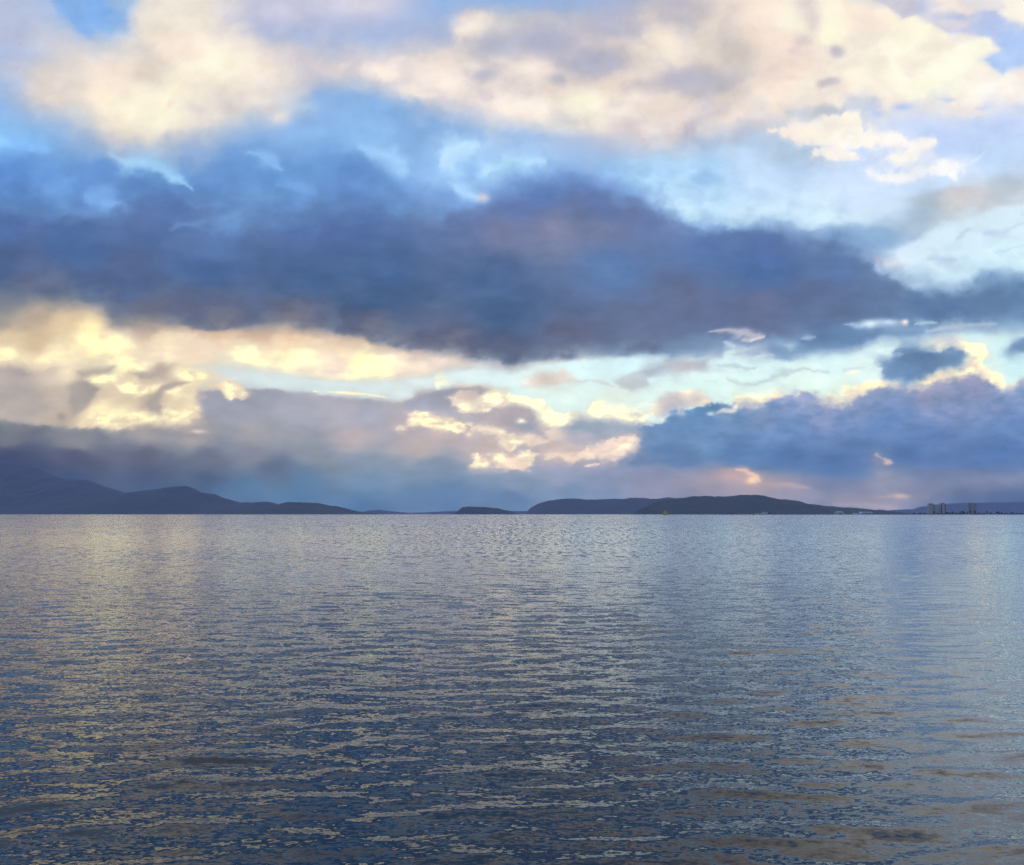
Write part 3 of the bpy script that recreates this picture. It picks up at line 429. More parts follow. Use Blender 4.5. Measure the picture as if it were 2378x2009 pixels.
# ================================================================ the sky dome
def fine_steps(lo, hi, step, total_lo, total_hi, coarse):
    a = np.arange(lo, hi+1e-6, step)
    left = np.linspace(total_lo, lo, max(2, int((lo-total_lo)/coarse)+1))[:-1] if lo > total_lo else np.array([])
    right = np.linspace(hi, total_hi, max(2, int((total_hi-hi)/coarse)+1))[1:] if total_hi > hi else np.array([])
    return np.concatenate([left, a, right])
RADIUS = 45000.0
az = np.radians(fine_steps(-33, 33, 0.075, -180, 180, 1.2)[:-1])
el = np.radians(fine_steps(-0.3, 34.0, 0.075, -4.0, 90.0, 2.5))
AZ, ELV = np.meshgrid(az, el)
AZ = AZ.ravel(); ELV = ELV.ravel()
# beyond the part in view the sky carries on as it is at its edge, turned back on itself
fold = np.radians(31.3)
t = np.mod(AZ+fold, 4*fold); azf = np.where(t < 2*fold, t, 4*fold-t)-fold
elf = np.clip(ELV, -0.2, np.radians(48))
dx = np.sin(azf)*np.cos(elf); dy = np.cos(azf)*np.cos(elf); dz = np.sin(elf)
cf = dy*math.cos(PITCH)+dz*math.sin(PITCH); cu = -dy*math.sin(PITCH)+dz*math.cos(PITCH)
SX = (0.5+FOCAL*dx/cf)*2088.0
SY = 882.0-FOCAL*2088.0*cu/cf
chart = Chart(SX, SY)
rgb = paint(chart)
# overhead: the same broken decks, seen from below
zz = np.maximum(np.sin(ELV), 0.25)
ox = np.sin(AZ)*np.cos(ELV)/zz; oy = np.cos(AZ)*np.cos(ELV)/zz
cover = fbm(ox*1.1+3.1, oy*1.1, 501, 6, 0.55); lit = fbm(ox*1.9, oy*1.9+7.7, 547, 6, 0.55)
blue = hexc('7CAFEC'); pale = hexc('E6DCD2'); dull = hexc('A6AECB')
m1 = sstep(-0.08, 0.26, cover)[:,None]; m2 = sstep(-0.1, 0.3, lit)[:,None]
over = blue*(1-m1)+(dull*(1-m2)+pale*m2)*m1
k = sstep(np.radians(33.0), np.radians(42.0), ELV)[:,None]
rgb = rgb*(1-k)+over*k
def to_linear(c): return np.where(c <= 0.04045, c/12.92, ((c+0.055)/1.055)**2.4)
lin = to_linear(rgb)
warm = sstep(0.74, 1.08, np.minimum(lin[:,0], lin[:,1]))*sstep(np.radians(20), np.radians(14), ELV)
lin *= 1+warm[:,None]*np.array([0.75, 0.66, 0.08])                         # sunlit cloud is brighter than the picture can show
lum = rgb@np.array([0.3, 0.59, 0.11])
thin = 0.0005+0.05*sstep(0.55, 0.8, lum)*sstep(-0.02, 0.12, rgb[:,2]-rgb[:,0])   # only the clear gaps let the sky above through
# seen through the air in front of it the sky loses part of its light and gains a bluish veil: the dome is that much stronger
reach = np.minimum(898.0/np.maximum(np.sin(ELV), 1e-4), 24000.0/np.maximum(np.abs(np.cos(AZ)), np.abs(np.sin(AZ))))
clear = np.exp(-4.4e-5*reach)[:,None]
lin = np.clip((lin-np.array((0.103, 0.135, 0.31))*(1-clear))/clear, 0.0, 3.0)

co = np.stack([np.sin(AZ)*np.cos(ELV), np.cos(AZ)*np.cos(ELV), np.sin(ELV)], 1)*RADIUS+np.array([0, 0, EYE])
me = grid_mesh("sky", co, len(az), len(el), wrap=True)
at = me.attributes.new("cloud_light", 'FLOAT_COLOR', 'POINT')
at.data.foreach_set("color", np.concatenate([lin, thin[:,None]], 1).astype(np.float32).ravel())
m_sky, nt, out = node_mat("clouded_sky")
m_sky.cycles.emission_sampling = 'NONE'
a = N(nt, "ShaderNodeAttribute", attribute_name="cloud_light")
e = N(nt, "ShaderNodeEmission"); tr = N(nt, "ShaderNodeBsdfTransparent"); ad = N(nt, "ShaderNodeAddShader")
nt.links.new(a.outputs["Alpha"], tr.inputs["Color"])
nt.links.new(a.outputs["Color"], e.inputs["Color"]); nt.links.new(e.outputs[0], ad.inputs[0])
nt.links.new(tr.outputs[0], ad.inputs[1]); nt.links.new(ad.outputs[0], out.inputs["Surface"])
structure(link("sky", me, m_sky))

# ================================================================ the water: one sheet from under the camera to the horizon
rng = np.random.default_rng(11)
th = np.radians(fine_steps(-46, 46, 0.2, -180, 180, 4.0)[:-1])
r = [1.0]
while r[-1] < 220: r.append(r[-1]*1.006)
while r[-1] < 22000: r.append(r[-1]*1.05)
r = np.array([0.02]+r)
R_, TH = np.meshgrid(r, th, indexing='ij'); R_ = R_.ravel(); TH = TH.ravel()
wx = R_*np.sin(TH); wy = R_*np.cos(TH); wz = np.zeros_like(wx)
cell = 0.006*R_+0.01
ahead = sstep(np.radians(80), np.radians(50), np.abs(TH))
def train(count, l0, l1, spread, slope, turn=9.0, gain=1.0):
    """count wave trains between l0 and l1 metres long, running towards the camera"""
    z = np.zeros_like(wx)
    for i in range(count):
        lam = l0*(l1/l0)**rng.random(); kk = 2*np.pi/lam
        d = np.radians(-90+turn)+rng.normal(0, spread)
        ph = kk*(wx*np.cos(d)+wy*np.sin(d))+rng.random()*2*np.pi
        z += slope*math.sqrt(2.0/count)/kk*np.sin(ph)*sstep(lam/3.0, lam/7.0, cell)
    return z
z1 = train(48, 0.30, 1.0, 0.30, 0.052); sg = 0.50/6.28*0.052
wz = z1+0.30*(z1*z1/sg-sg)                                # crests sharper than troughs
wz += train(40, 0.40, 1.1, 0.55, 0.026, 3.0)+train(24, 1.8, 7.0, 0.40, 0.0012, 14.0)
wz *= ahead
me = grid_mesh("water", np.stack([wx, wy, wz], 1), len(th), len(r), wrap=True)
m_w, nt, out = node_mat("sea_water")
L = nt.links
tc = N(nt, "ShaderNodeTexCoord"); geo = N(nt, "ShaderNodeNewGeometry")
def noise(vec_scale, rot, detail, rough=0.55, dist=0.0):
    mp = N(nt, "ShaderNodeMapping"); mp.inputs["Rotation"].default_value = (0, 0, math.radians(rot)); mp.inputs["Scale"].default_value = (*vec_scale, 1)
    no = N(nt, "ShaderNodeTexNoise", noise_dimensions='2D'); no.inputs["Scale"].default_value = 1.0
    no.inputs["Detail"].default_value = detail; no.inputs["Roughness"].default_value = rough; no.inputs["Distortion"].default_value = dist
    L.new(tc.outputs["Object"], mp.inputs["Vector"]); L.new(mp.outputs["Vector"], no.inputs["Vector"])
    return no
def math_(op, a, b=None, c=None):
    n = N(nt, "ShaderNodeMath", operation=op)
    for i, v in enumerate((a, b, c)):
        if v is None: continue
        if isinstance(v, (int, float)): n.inputs[i].default_value = v
        else: L.new(v, n.inputs[i])
    return n.outputs[0]
def vmath(op, a, b=None, s=None):
    n = N(nt, "ShaderNodeVectorMath", operation=op)
    for i, v in enumerate((a, b)):
        if v is None: continue
        if isinstance(v, tuple): n.inputs[i].default_value = v
        else: L.new(v, n.inputs[i])
    if s is not None:
        if isinstance(s, (int, float)): n.inputs["Scale"].default_value = s
        else: L.new(s, n.inputs["Scale"])
    return n.outputs[0]
def length_of(sock):
    n = N(nt, 'ShaderNodeVectorMath', operation='LENGTH'); L.new(sock, n.inputs[0]); return n.outputs['Value']
gust = noise((1/260.0, 1/110.0), 5, 10, 0.74)                     # breezes roughen some patches and spare others
gust_amp = math_('MULTIPLY_ADD', gust.outputs["Fac"], 1.3, 1.0-1.3*0.5)
total = None
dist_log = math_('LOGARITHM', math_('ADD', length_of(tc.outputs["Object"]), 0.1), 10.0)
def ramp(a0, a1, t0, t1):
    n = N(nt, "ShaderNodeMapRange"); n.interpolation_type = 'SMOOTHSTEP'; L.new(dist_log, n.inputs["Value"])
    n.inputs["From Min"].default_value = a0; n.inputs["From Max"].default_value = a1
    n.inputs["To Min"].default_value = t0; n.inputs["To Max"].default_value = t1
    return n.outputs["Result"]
for vs, rot, det, ax, ay, l0, l1, near in [((1/40.0, 1/14.0), 6, 6, 0.05, 0.12, 1.1, 1.6, 0.1), ((1/2.0, 1/0.7), 10, 2, 0.08, 0.22, 0.95, 1.4, 0.1), ((1/0.65, 1/0.23), 9, 3, 0.14, 0.38, 0.75, 1.25, 0.45), ((1/0.20, 1/0.08), 8, 3, 0.18, 0.29, 0, 1, 1.0), ((1/0.06, 1/0.03), 4, 2, 0.18, 0.24, 0, 1, 1.0)]:      # the longer wavelets stand up farther out, the finest are everywhere
    no = noise(vs, rot, det)
    v = vmath('SUBTRACT', no.outputs["Color"], (0.5, 0.5, 0.5))
    v = vmath('MULTIPLY', v, (ax, ay, 0.0))
    if near < 1.0: v = vmath('SCALE', v, s=ramp(l0, l1, near, 1.0))
    total = v if total is None else vmath('ADD', total, v)
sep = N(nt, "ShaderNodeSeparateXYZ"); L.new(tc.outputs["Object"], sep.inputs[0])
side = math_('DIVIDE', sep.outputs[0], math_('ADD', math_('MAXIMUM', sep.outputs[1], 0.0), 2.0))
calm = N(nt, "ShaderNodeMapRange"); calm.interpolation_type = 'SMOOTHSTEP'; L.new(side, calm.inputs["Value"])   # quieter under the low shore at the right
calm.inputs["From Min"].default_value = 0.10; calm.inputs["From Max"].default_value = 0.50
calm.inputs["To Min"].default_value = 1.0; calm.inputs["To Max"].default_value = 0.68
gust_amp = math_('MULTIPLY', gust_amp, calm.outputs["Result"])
total = vmath('SCALE', total, s=math_('MULTIPLY', gust_amp, ramp(1.1, 2.1, 1.0, 0.42)))
tilt = N(nt, "ShaderNodeCombineXYZ"); tilt_mix = N(nt, "ShaderNodeMapRange"); L.new(calm.outputs["Result"], tilt_mix.inputs["Value"])
tilt_mix.inputs["From Min"].default_value = 1.0; tilt_mix.inputs["From Max"].default_value = 0.68
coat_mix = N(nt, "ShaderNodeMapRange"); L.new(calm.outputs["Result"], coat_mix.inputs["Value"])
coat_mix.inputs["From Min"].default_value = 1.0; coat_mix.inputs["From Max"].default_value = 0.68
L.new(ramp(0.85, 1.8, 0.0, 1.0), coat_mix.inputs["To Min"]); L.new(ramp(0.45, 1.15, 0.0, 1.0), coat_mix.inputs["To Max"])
L.new(ramp(0.8, 2.05, -0.004, -0.072), tilt_mix.inputs["To Min"]); L.new(ramp(0.55, 1.6, 0.0, -0.072), tilt_mix.inputs["To Max"])
L.new(tilt_mix.outputs["Result"], tilt.inputs[1])   # normals tilted towards the camera, more with distance, to brighten the reflected sky
total = vmath('ADD', total, tilt.outputs[0])
for vs, det, amp, l0, l1 in [((1/0.34, 1/2.0), 3, 0.28, 1.45, 1.75), ((1/0.7, 1/7.0), 3, 0.36, 1.9, 2.1), ((1/1.4, 1/15.0), 3, 0.38, 2.1, 2.3), ((1/3.0, 1/48.0), 3, 0.38, 2.4, 2.6), ((1/10.0, 1/260.0), 4, 0.36, 2.8, 3.0)]:                      # windrows: long slicks and rough lanes lying along the wind
    no = noise(vs, 3, det)
    v = vmath('MULTIPLY', vmath('SUBTRACT', no.outputs["Color"], (0.5, 0.5, 0.5)), (amp*0.3, amp, 0.0))
    total = vmath('ADD', total, vmath('SCALE', v, s=ramp(l0, l1, 0.0, 1.0)))
nrm = vmath('NORMALIZE', vmath('ADD', geo.outputs["Normal"], total))
bs = N(nt, "ShaderNodeBsdfPrincipled")
bs.inputs["Base Color"].default_value = (*(0.003, 0.017, 0.028), 1); 
L.new(ramp(0.7, 2.3, 0.06, 0.12), bs.inputs["Roughness"])         # choppier the farther from the sheltered shore
bs.inputs["IOR"].default_value = 1.333
L.new(coat_mix.outputs["Result"], bs.inputs["Coat Weight"]); bs.inputs["Coat IOR"].default_value = 1.333   # coat added to brighten the reflections farther out and to the right
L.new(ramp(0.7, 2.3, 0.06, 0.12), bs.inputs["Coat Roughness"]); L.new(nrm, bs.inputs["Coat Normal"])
L.new(nrm, bs.inputs["Normal"]); L.new(bs.outputs[0], out.inputs["Surface"])
structure(link("water", me, m_w))

# ================================================================ hills across the water
m_hill = rough_mat("wooded_hillside", (0.020, 0.030, 0.020), (0.045, 0.046, 0.034), 0.006, 0.9, 6)
def ridge(name, pts, dist, width, seed, jag=4.0):
    """a range of hills whose skyline follows pts, standing dist metres off and width metres through"""
    bx = []; hz = []
    for px, py in pts:
        b, _ = bearing(px, py); bx.append(dist*math.tan(b)); hz.append(max(rise(px, py, dist), 0.0))
    n = 420
    x = np.linspace(bx[0], bx[-1], n)
    h = np.interp(x, bx, hz)
    h = np.maximum(h+np.minimum(jag, h*0.12)*(fbm(x/60.0, x*0+seed, seed, 5, 0.6)+0.6*fbm(x/260.0, x*0+seed+9, seed+3, 4)), 0.0)
    tt = np.linspace(-1, 1, 31)
    X, T = np.meshgrid(x, tt); H = np.repeat(h[None], len(tt), 0)
    prof = np.cos(np.clip(np.abs(T), 0, 1)*np.pi/2)**1.15
    gul = fbm(X.ravel()/420.0, T.ravel()*2.2, seed+21, 5, 0.55).reshape(X.shape)
    Z = H*prof*(1-0.28*sstep(0.0, 0.35, np.abs(T))*(0.5+gul).clip(0, 1))
    Y = dist+T*width+0.18*width*fbm(X.ravel()/900.0, X.ravel()*0, seed+33, 3).reshape(X.shape)*(np.abs(T) > 0.01)*np.abs(T)
    edge = (np.abs(T) > 0.99) | (Z < 0.02)
    Z = np.where(edge, -0.35, Z)
    me = grid_mesh(name, np.stack([X.ravel(), Y.ravel(), Z.ravel()], 1), n, len(tt))
    return structure(link(name, me, m_hill))
HILL_A = [(-260,1062),(-120,1064),(0,1066),(31,1073),(81,1085),(96,1096),(127,1109),(136,1117),(168,1114),(199,1114),(215,1122),(239,1130),(263,1138),(287,1148),(320,1158),(380,1172),(440,1184),(480,1194)]
HILL_B = [(180,1194),(230,1165),(275,1148),(299,1144),(335,1139),(359,1137),(407,1130),(431,1129),(443,1133),(455,1140),(471,1145),(495,1147),(501,1151),(522,1159),(551,1167),(565,1167),(598,1167),(613,1165),(625,1166),(641,1171),(680,1180),(720,1194)]
HILL_C = [(560,1194),(620,1178),(649,1173),(661,1171),(675,1166),(713,1167),(742,1169),(761,1173),(785,1176),(804,1181),(823,1187),(845,1191),(862,1194)]
HILL_D = [(790,1194),(833,1190),(862,1185),(881,1184),(905,1187),(926,1189),(950,1191),(988,1190),(1046,1187),(1120,1186),(1195,1187),(1218,1187),(1290,1194)]
HILL_E = [(1051,1194.5),(1065,1185),(1074,1177.5),(1088,1176.5),(1115,1177),(1134,1178),(1145,1180),(1159,1181),(1170,1184),(1186,1187),(1197,1191),(1207,1194.5)]
HILL_F = [(1213,1194.5),(1226,1186),(1233,1179),(1249,1170),(1272,1163),(1304,1159),(1325,1157.5),(1342,1158),(1361,1160),(1386,1160),(1407,1159),(1430,1158),(1449,1159),(1463,1156),(1480,1156),(1501,1157),(1513,1159),(1530,1158),(1551,1155),(1559,1155.5),(1580,1160),(1640,1168),(1760,1180),(1900,1194)]
HILL_G = [(1491,1195),(1497,1187),(1500,1177.5),(1505,1174.5),(1516,1169),(1526,1164),(1539,1161),(1553,1160),(1564,1157.5),(1587,1156.5),(1610,1153),(1626,1152.4),(1639,1151.5),(1654,1153),(1669,1153),(1694,1152.6),(1721,1149.4),(1736,1149.5),(1753,1149),(1769,1150.7),(1782,1154),(1790,1157),(1813,1160.4),(1822,1160),(1845,1162.6),(1855,1169),(1880,1170.6),(1903,1174),(1928,1175.6),(1949,1178),(1972,1179),(1995,1181),(2014,1183.5),(2033,1187),(2047,1191),(2060,1195)]
HILL_H = [(1980,1194),(2036,1184.5),(2042,1183),(2049,1186),(2072,1184.7),(2090,1183.4),(2108,1183),(2127,1183),(2134,1180),(2141,1176.7),(2156,1175.5),(2175,1171.5),(2200,1169.5),(2240,1168),(2300,1167),(2378,1166),(2500,1163),(2620,1158)]
ridge("mountain", HILL_A, 11800, 2300, 3, 7)
ridge("mountain", HILL_B, 10800, 1600, 5, 7)
ridge("hill", HILL_C, 8600, 1100, 7, 5)
ridge("hill", HILL_D, 19500, 900, 9, 4)
ridge("island", HILL_E, 8000, 420, 11, 4)
ridge("hill", HILL_F, 12500, 1500, 13, 5)
ridge("island", HILL_G, 7000, 900, 15, 5)
ridge("mountain", HILL_H, 22000, 1200, 17, 5)

# ================================================================ the low shore at the right with its buildings
SHORE = 4500.0
PX = (1/2378.0)/FOCAL*SHORE                            # metres per photo pixel at the shore
m_land = rough_mat("shore_scrub", (0.010, 0.014, 0.010), (0.022, 0.024, 0.018), 0.05, 0.95)
def shore(pts, depth, seed):
    xs_ = []; hs_ = []
    for px, h in pts: xs_.append(spot(px, SHORE)[0]); hs_.append(h)
    n = 300; x = np.linspace(xs_[0], xs_[-1], n)
    h = np.interp(x, xs_, hs_)*(1+0.35*fbm(x/25.0, x*0+2.0, seed, 4))
    rows = [(-30, -0.35), (-24, 0.4), (-16, 1.0), (0, 1.0), (depth, 1.0), (depth+20, -0.35)]
    co = []
    for i, (dy_, f) in enumerate(rows):
        yy = SHORE+dy_+6*fbm(x/60.0, x*0+i, seed+i, 3)
        zz_ = h*f if f > 0 else np.full(n, f)
        co.append(np.stack([x, yy, zz_], 1))
    me = grid_mesh("shore", np.concatenate(co), n, len(rows))
    return structure(link("shore", me, m_land))
shore([(1685,0.05),(1692,1.6),(1800,1.8),(1930,1.7),(2040,2.0),(2100,3.2),(2140,4.2),(2200,5.2),(2260,5.0),(2380,4.6),(2520,4.6)], 140, 61)

def box(bm, x0, x1, y0, y1, z0, z1, taper=0.0):
    c = [(x0,y0,z0),(x1,y0,z0),(x1,y1,z0),(x0,y1,z0),(x0+taper,y0,z1),(x1-taper,y0,z1),(x1-taper,y1,z1),(x0+taper,y1,z1)]
    v = [bm.verts.new(p) for p in c]
    for f in ((3,2,1,0),(4,5,6,7),(0,1,5,4),(1,2,6,5),(2,3,7,6),(3,0,4,7)): bm.faces.new([v[i] for i in f])
def part(name, bm, mat, parent):
    me = bpy.data.meshes.new(name); bm.to_mesh(me); bm.free()
    return link(name, me, mat, parent)
m_conc = rough_mat("weathered_concrete", (0.42, 0.44, 0.44), (0.50, 0.51, 0.50), 0.2)
m_conc_g = rough_mat("grey_render", (0.26, 0.29, 0.27), (0.33, 0.35, 0.32), 0.2)
m_dark = rough_mat("dark_cladding", (0.03, 0.035, 0.045), (0.05, 0.055, 0.06), 0.3)
m_glass = rough_mat("window_glass", (0.10, 0.12, 0.14), (0.16, 0.17, 0.18), 0.5, 0.15)
m_white = rough_mat("white_paint", (0.72, 0.74, 0.76), (0.80, 0.80, 0.80), 0.3)
m_steel = rough_mat("galvanised_steel", (0.25, 0.26, 0.27), (0.34, 0.34, 0.34), 2.0, 0.5)
m_bluewhite = rough_mat("pale_blue_sheeting", (0.50, 0.66, 0.86), (0.56, 0.70, 0.88), 0.1, 0.5)
m_membrane = rough_mat("grey_membrane", (0.26, 0.28, 0.31), (0.32, 0.34, 0.36), 0.1, 0.6)

def tower(pxc, wpx, top, roofw, label, wall, dy_, stair=None, mast=False, wing=None, roof=None):
    x, _ = spot(pxc, SHORE+dy_); s = PX*(SHORE+dy_)/SHORE
    h = rise(pxc, top, SHORE+dy_); w = wpx*s; d = 18.0
    t = thing("tower_block", (x, SHORE+dy_, 0), label, "tower block", "high-rise blocks on the far shore", rz=0)
    bm = bmesh.new(); box(bm, -w/2, w/2, 0, d, 0.5, h); part("wall", bm, wall, t)
    bm = bmesh.new(); box(bm, -roofw*s/2, roofw*s/2, 3, d-3, h, h+4.4); part("roof_house", bm, roof or m_dark, t)
    bm = bmesh.new(); box(bm, -w/2-0.3, w/2+0.3, -0.3, 3.0, h+0.003, h+0.9); part("parapet", bm, wall, t)
    floors = int(h/3.0)
    for cx, cw in (stair or ((-0.22, 0.16), (0.22, 0.16))):
        bm = bmesh.new()
        box(bm, (cx-cw/2)*w, (cx+cw/2)*w, -0.9, -0.003, 1.5, h-1.5)
        part("stair_shaft", bm, m_dark, t)
    # one window to a storey and bay, too small to tell apart from here
    bm = bmesh.new()
    for f in range(1, floors):
        for b in range(7):
            bx_ = (-0.44+0.88*(b+0.5)/7)*w
            if any(abs(bx_/w-cx) < cw/2+0.05 for cx, cw in (stair or ((-0.22, 0.16), (0.22, 0.16)))): continue
            box(bm, bx_-0.8, bx_+0.8, -0.05, 0.02, f*3.0+0.8, f*3.0+2.2)
    o = part("windows", bm, m_glass, t); o["kind"] = "stuff"
    bm = bmesh.new()
    for f in range(1, floors): box(bm, -w/2-0.5, -w/2+w*0.12, -1.4, -0.06, f*3.0, f*3.0+1.1)
    for f in range(1, floors): box(bm, w/2-w*0.12, w/2+0.5, -1.4, -0.06, f*3.0, f*3.0+1.1)
    o = part("balconies", bm, wall, t); o["kind"] = "stuff"
    if wing:
        bm = bmesh.new(); box(bm, w/2+0.003, w/2+wing*s, 4, d+6, 0.5, h-1.5); part("wing", bm, m_conc_g, t)
    if mast:
        bm = bmesh.new(); box(bm, roofw*s/2-2.2, roofw*s/2-1.0, 6, 7, h+4.4, h+12); part("mast", bm, m_dark, t)
    return t
tower(2164, 13, 1171.5, 9.0, "left one of the paired grey tower blocks, with a wing on its right side", m_conc, 40, stair=((0.30, 0.10),), wing=5.5)
tower(2190.5, 14, 1171.0, 9.4, "right one of the paired tower blocks, striped dark, with a roof mast", m_conc, 40, stair=((-0.27, 0.17), (0.36, 0.17)), mast=True)
tower(2260, 16, 1169.5, 11.0, "broad olive grey tower block standing alone at the far right", m_conc_g, 60, stair=((-0.42, 0.08),), roof=m_conc_g)

# the domed hall
x, _ = spot(1948.5, SHORE+40); t = thing("domed_hall", (x, SHORE+40, 1.2), "pale grey domed hall low on the far shore, left of the blue hall", "hall")
bm = bmesh.new(); Rr = 11.6*PX; Hh = rise(1948, 1186.6, SHORE+40)-1.2
rings = 10; seg = 40; prev = None
for i in range(rings+1):
    a_ = i/rings*math.pi/2; rr = Rr*math.cos(a_)**0.85; zz_ = Hh*math.sin(a_)
    ring = [bm.verts.new((rr*math.cos(2*math.pi*j/seg), rr*math.sin(2*math.pi*j/seg), zz_)) for j in range(seg)] if i < rings else [bm.verts.new((0, 0, Hh))]
    if prev:
        for j in range(seg):
            if len(ring) == 1: bm.faces.new((prev[j], prev[(j+1) % seg], ring[0]))
            else: bm.faces.new((prev[j], prev[(j+1) % seg], ring[(j+1) % seg], ring[j]))
    prev = ring
for f in bm.faces: f.smooth = True
part("dome_roof", bm, m_membrane, t)
bm = bmesh.new(); box(bm, -6, 6, -Rr-3.5, -Rr+4, 0, 5); part("entrance", bm, m_dark, t)

# the pale blue hall
x, _ = spot(2014, SHORE+20); zt = rise(2014, 1188.6, SHORE+20)-1.2
t = thing("long_hall", (x, SHORE+20, 1.2), "long low hall with a pale blue roof, right of the domed hall", "hall")
bm = bmesh.new(); w = 13.0*PX; box(bm, -w, w, 0, 40, 0, zt*0.42); part("wall", bm, m_white, t)
bm = bmesh.new(); box(bm, -w-1.5, w+1.5, -1.5, 41, zt*0.42+0.003, zt, taper=7.0); part("roof", bm, m_bluewhite, t)
bm = bmesh.new(); box(bm, -w-15*PX, -w-1.6, 4, 34, 0, zt*0.40); part("annex", bm, m_white, t)
bm = bmesh.new(); box(bm, -w-15*PX-0.5, -w-1.7, 3.5, 34.5, zt*0.40+0.003, zt*0.5, taper=2); part("annex_roof", bm, m_bluewhite, t)
bm = bmesh.new()
for i in range(9): box(bm, -w+4+i*6.6, -w+8+i*6.6, -0.2, -0.003, 1.0, zt*0.45)
o = part("doors", bm, m_dark, t); o["kind"] = "stuff"

# the pale building under the dark island
x, _ = spot(1776, SHORE); zt = rise(1780, 1188.4, SHORE)-1.2
t = thing("pale_building", (x, SHORE, 1.2), "small pale building with a sloping roof at the foot of the dark island", "building")
bm = bmesh.new(); box(bm, -3*PX, 7.5*PX, 0, 18, 0, zt*0.82); part("wall", bm, m_white, t)
bm = bmesh.new()
v = [bm.verts.new(p) for p in ((-4*PX,-1,zt*0.83),(8*PX,-1,zt*0.70+1.2),(8*PX,19,zt*0.70+1.2),(-4*PX,19,zt*0.83),(-4*PX,-1,zt),(8*PX,-1,zt*0.93),(8*PX,19,zt*0.93),(-4*PX,19,zt))]
for f in ((3,2,1,0),(4,5,6,7),(0,1,5,4),(1,2,6,5),(2,3,7,6),(3,0,4,7)): bm.faces.new([v[i] for i in f])
part("roof", bm, m_steel, t)
bm = bmesh.new(); box(bm, -22*PX, -4.05*PX, 2, 14, 0, zt*0.42); part("low_wing", bm, m_conc, t)
bm = bmesh.new()
for i in range(5): box(bm, -2*PX+i*1.8*PX, -0.9*PX+i*1.8*PX, -0.2, -0.003, zt*0.25, zt*0.6)
o = part("windows", bm, m_glass, t); o["kind"] = "stuff"

# ---------------------------------------------------------------- trees on the shore
m_leaf = rough_mat("tree_leaves", (0.012, 0.018, 0.012), (0.030, 0.036, 0.020), 0.4, 0.8)
m_bark = rough_mat("tree_bark", (0.03, 0.026, 0.022), (0.06, 0.05, 0.04), 1.0, 0.9)
def tree(px, top, wpx, label, dy_=0.0, seed=1, conifer=False):
    rnd = random.Random(seed)
    D = SHORE+dy_; x, _ = spot(px, D); h = (rise(px, top, D)-1.0)*1.08; s = PX*D/SHORE; w = wpx*s*1.15
    t = thing("tree", (x, D, 1.0), label, "tree", "dark trees along the far shore")
    bm = bmesh.new()
    trunk_r = max(0.3, h*0.022)
    prev = None
    for zf, rf in ((0, 1.3), (0.35, 0.9), (0.85, 0.25)):
        ring = [bm.verts.new((trunk_r*rf*math.cos(a_*math.pi/3), trunk_r*rf*math.sin(a_*math.pi/3), h*zf)) for a_ in range(6)]
        if prev:
            for j in range(6): bm.faces.new((prev[j], prev[(j+1) % 6], ring[(j+1) % 6], ring[j]))
        prev = ring
    for i in range(6):                                   # limbs
        a_ = rnd.random()*2*math.pi; z0 = h*rnd.uniform(0.25, 0.55); L_ = w*rnd.uniform(0.25, 0.42)
        p0 = Vector((0, 0, z0)); p1 = Vector((L_*math.cos(a_), L_*math.sin(a_), z0+h*0.18)); q = trunk_r*0.4
        v = [bm.verts.new(p0+Vector((0, 0, q))), bm.verts.new(p0+Vector((q*math.sin(a_), -q*math.cos(a_), -q))), bm.verts.new(p0+Vector((-q*math.sin(a_), q*math.cos(a_), -q))), bm.verts.new(p1)]
        for f in ((0,1,3),(1,2,3),(2,0,3)): bm.faces.new([v[k_] for k_ in f])
    part("trunk", bm, m_bark, t)
    bm = bmesh.new()
    lobes = [(rnd.uniform(-.3, .3), rnd.uniform(-.3, .3), rnd.uniform(.35, .82), rnd.uniform(.22, .40)) for _ in range(7)]
    for i in range(420):                                 # leaf clumps spread through the lobes of the crown
        lx, ly, lz, lr = rnd.choice(lobes)
        u = Vector((rnd.gauss(0, 1), rnd.gauss(0, 1), rnd.gauss(0, 1))); u.normalize(); u *= rnd.random()**0.4
        cz = lz+u.z*lr*0.62
        k_ = (1.0-0.75*max(0, (cz-0.2)/0.8)) if conifer else 1.0
        c = Vector(((lx+u.x*lr)*w*k_, (ly+u.y*lr)*w*k_, min(0.99, max(0.06, cz))*h))
        sz = h*rnd.uniform(0.05, 0.09)
        n_ = Vector((rnd.gauss(0, 1), rnd.gauss(0, 1), rnd.gauss(0, 1))).normalized(); b_ = n_.orthogonal().normalized(); d_ = n_.cross(b_)
        bm.faces.new([bm.verts.new(c+b_*sz), bm.verts.new(c+d_*sz*0.7), bm.verts.new(c-b_*sz), bm.verts.new(c-d_*sz*0.7)])
    part("crown", bm, m_leaf, t)
    return t
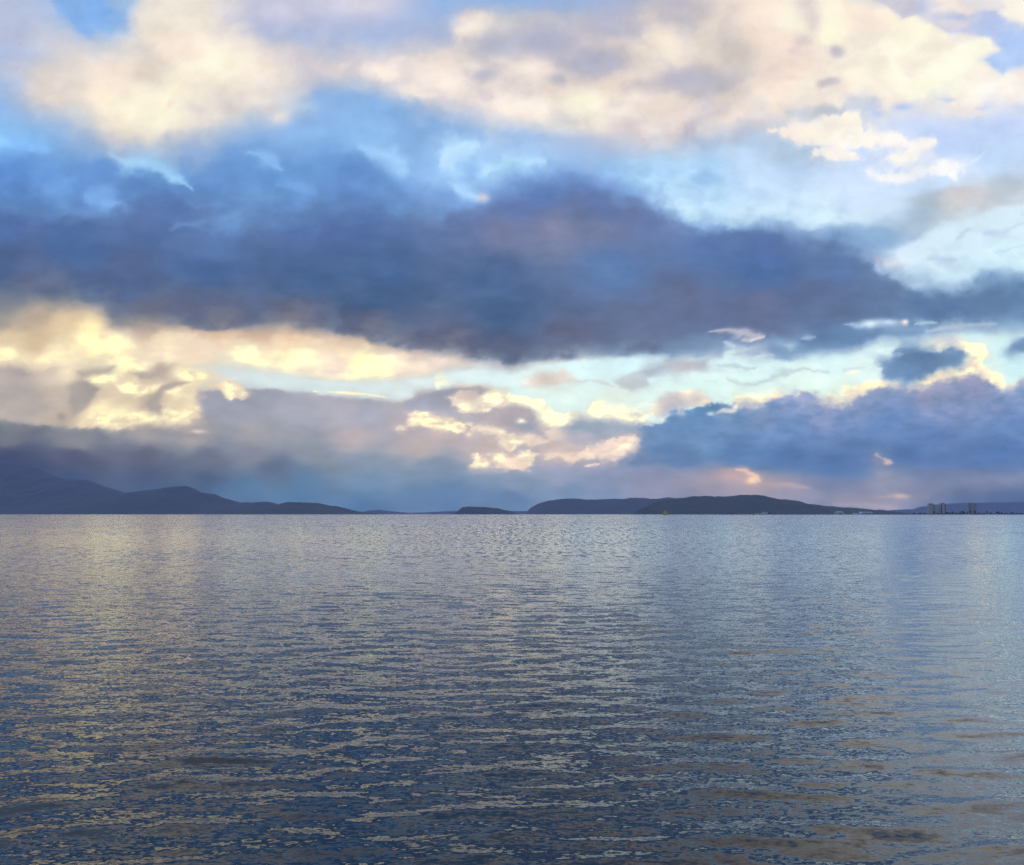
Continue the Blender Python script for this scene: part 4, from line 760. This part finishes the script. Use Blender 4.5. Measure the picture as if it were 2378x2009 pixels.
TREES = [(1701,1191.0,4.5,0,False,"small dark bush on the shore at the foot of the dark island"),
 (1788,1190.2,4.5,6,False,"small dark tree touching the right end of the pale building"),
 (2123,1190.8,6,0,False,"low dark tree at the left end of the tree line"),
 (2137,1189.8,6,0,False,"low round tree just left of the paired tower blocks"),
 (2148,1191.0,5,0,False,"lowest bush left of the paired tower blocks"),
 (2169,1187.6,5.5,0,True,"pointed tree in front of the left tower block"),
 (2178,1190.6,5,0,False,"low bush in the gap between the paired tower blocks"),
 (2187,1188.8,4.5,0,True,"slim tree in front of the left stripe of the masted tower block"),
 (2197,1188.6,5,0,False,"tree at the right foot of the masted tower block"),
 (2204,1190.0,6,0,False,"low bush just right of the masted tower block"),
 (2211.5,1187.9,5.5,0,False,"middling round tree between the masted block and the dark broad tree"),
 (2220,1190.6,6,0,False,"low bush left of the dark broad tree"),
 (2230,1189.6,5,0,False,"small tree against the left edge of the dark broad tree"),
 (2238,1186.6,11,4,False,"broad dark flat topped tree, the widest on the shore"),
 (2247,1189.6,3,0,True,"thin tree left of the olive grey tower block"),
 (2254,1185.6,5,0,True,"taller pointed tree in front of the left side of the olive grey block"),
 (2264,1186.6,5.5,0,False,"tree in front of the right side of the olive grey block"),
 (2273,1190.6,6,0,False,"low bush just right of the olive grey block"),
 (2286,1191.0,5,0,False,"lowest bush right of the olive grey block"),
 (2292.5,1185.8,3.6,10,True,"slender tall tree rising alone right of the olive grey block"),
 (2301,1189.8,5.5,0,False,"round tree right of the slender tall tree"),
 (2317,1187.6,7,0,False,"tallest bushy tree toward the right edge"),
 (2326,1189.8,5,0,False,"small tree leaning on the tallest bushy tree at the right"),
 (2337,1191.0,6,0,False,"low bush between the two bushy trees at the right"),
 (2350,1189.4,6.5,0,False,"second bushy tree from the right edge of the shore"),
 (2361,1190.8,6,0,False,"low bush near the right edge of the shore"),
 (2373,1190.8,6,0,False,"last low tree before the right edge of the photo")]
for i, (px, top, wpx, dy_, con, label) in enumerate(TREES): tree(px, top, wpx, label, dy_, 100+i, con)

# ---------------------------------------------------------------- yellow marker floating off the dark island
MD = 2600.0; s = MD/2378.0/FOCAL
x, _ = spot(1545.5, MD); hm = rise(1545, 1184.6, MD); w = 7.4*s
m_yel = rough_mat("yellow_paint", (0.30, 0.25, 0.02), (0.36, 0.30, 0.03), 0.5, 0.5)
m_org = rough_mat("orange_paint", (0.36, 0.18, 0.03), (0.42, 0.21, 0.04), 0.5, 0.5)
t = thing("channel_marker", (x, MD, 0), "yellow pyramid shaped marker afloat in front of the dark island", "marker")
bm = bmesh.new()
b_ = [bm.verts.new((w*sx, w*sy, 1.1)) for sx, sy in ((-1,-1),(1,-1),(1,1),(-1,1))]; t_ = [bm.verts.new((0.35*sx, 0.35*sy, hm)) for sx, sy in ((-1,-1),(1,-1),(1,1),(-1,1))]
for j in range(4): bm.faces.new((b_[j], b_[(j+1) % 4], t_[(j+1) % 4], t_[j]))
bm.faces.new(t_); part("panel_pyramid", bm, m_yel, t)
bm = bmesh.new(); box(bm, -w*0.86, w*0.86, -w*0.86, w*0.86, -0.3, 1.097, taper=-0.5); part("float_hull", bm, m_org, t)
bm = bmesh.new(); box(bm, -0.12, 0.12, -0.12, 0.12, hm+0.003, hm+1.2); part("lantern_post", bm, m_steel, t)

# ================================================================ the air between
m_h, nt, out = node_mat("sea_air")
pv = N(nt, "ShaderNodeVolumePrincipled")
pv.inputs["Density"].default_value = 4.4e-5; pv.inputs["Color"].default_value = (*(0.40, 0.52, 0.92), 1); pv.inputs["Anisotropy"].default_value = 0.0
nt.links.new(pv.outputs[0], out.inputs["Volume"])
bm = bmesh.new(); box(bm, -24000, 24000, -23000, 24000, -1.4, 900.0)
me = bpy.data.meshes.new("haze"); bm.to_mesh(me); bm.free()
o = link("haze", me, m_h); o["kind"] = "stuff"
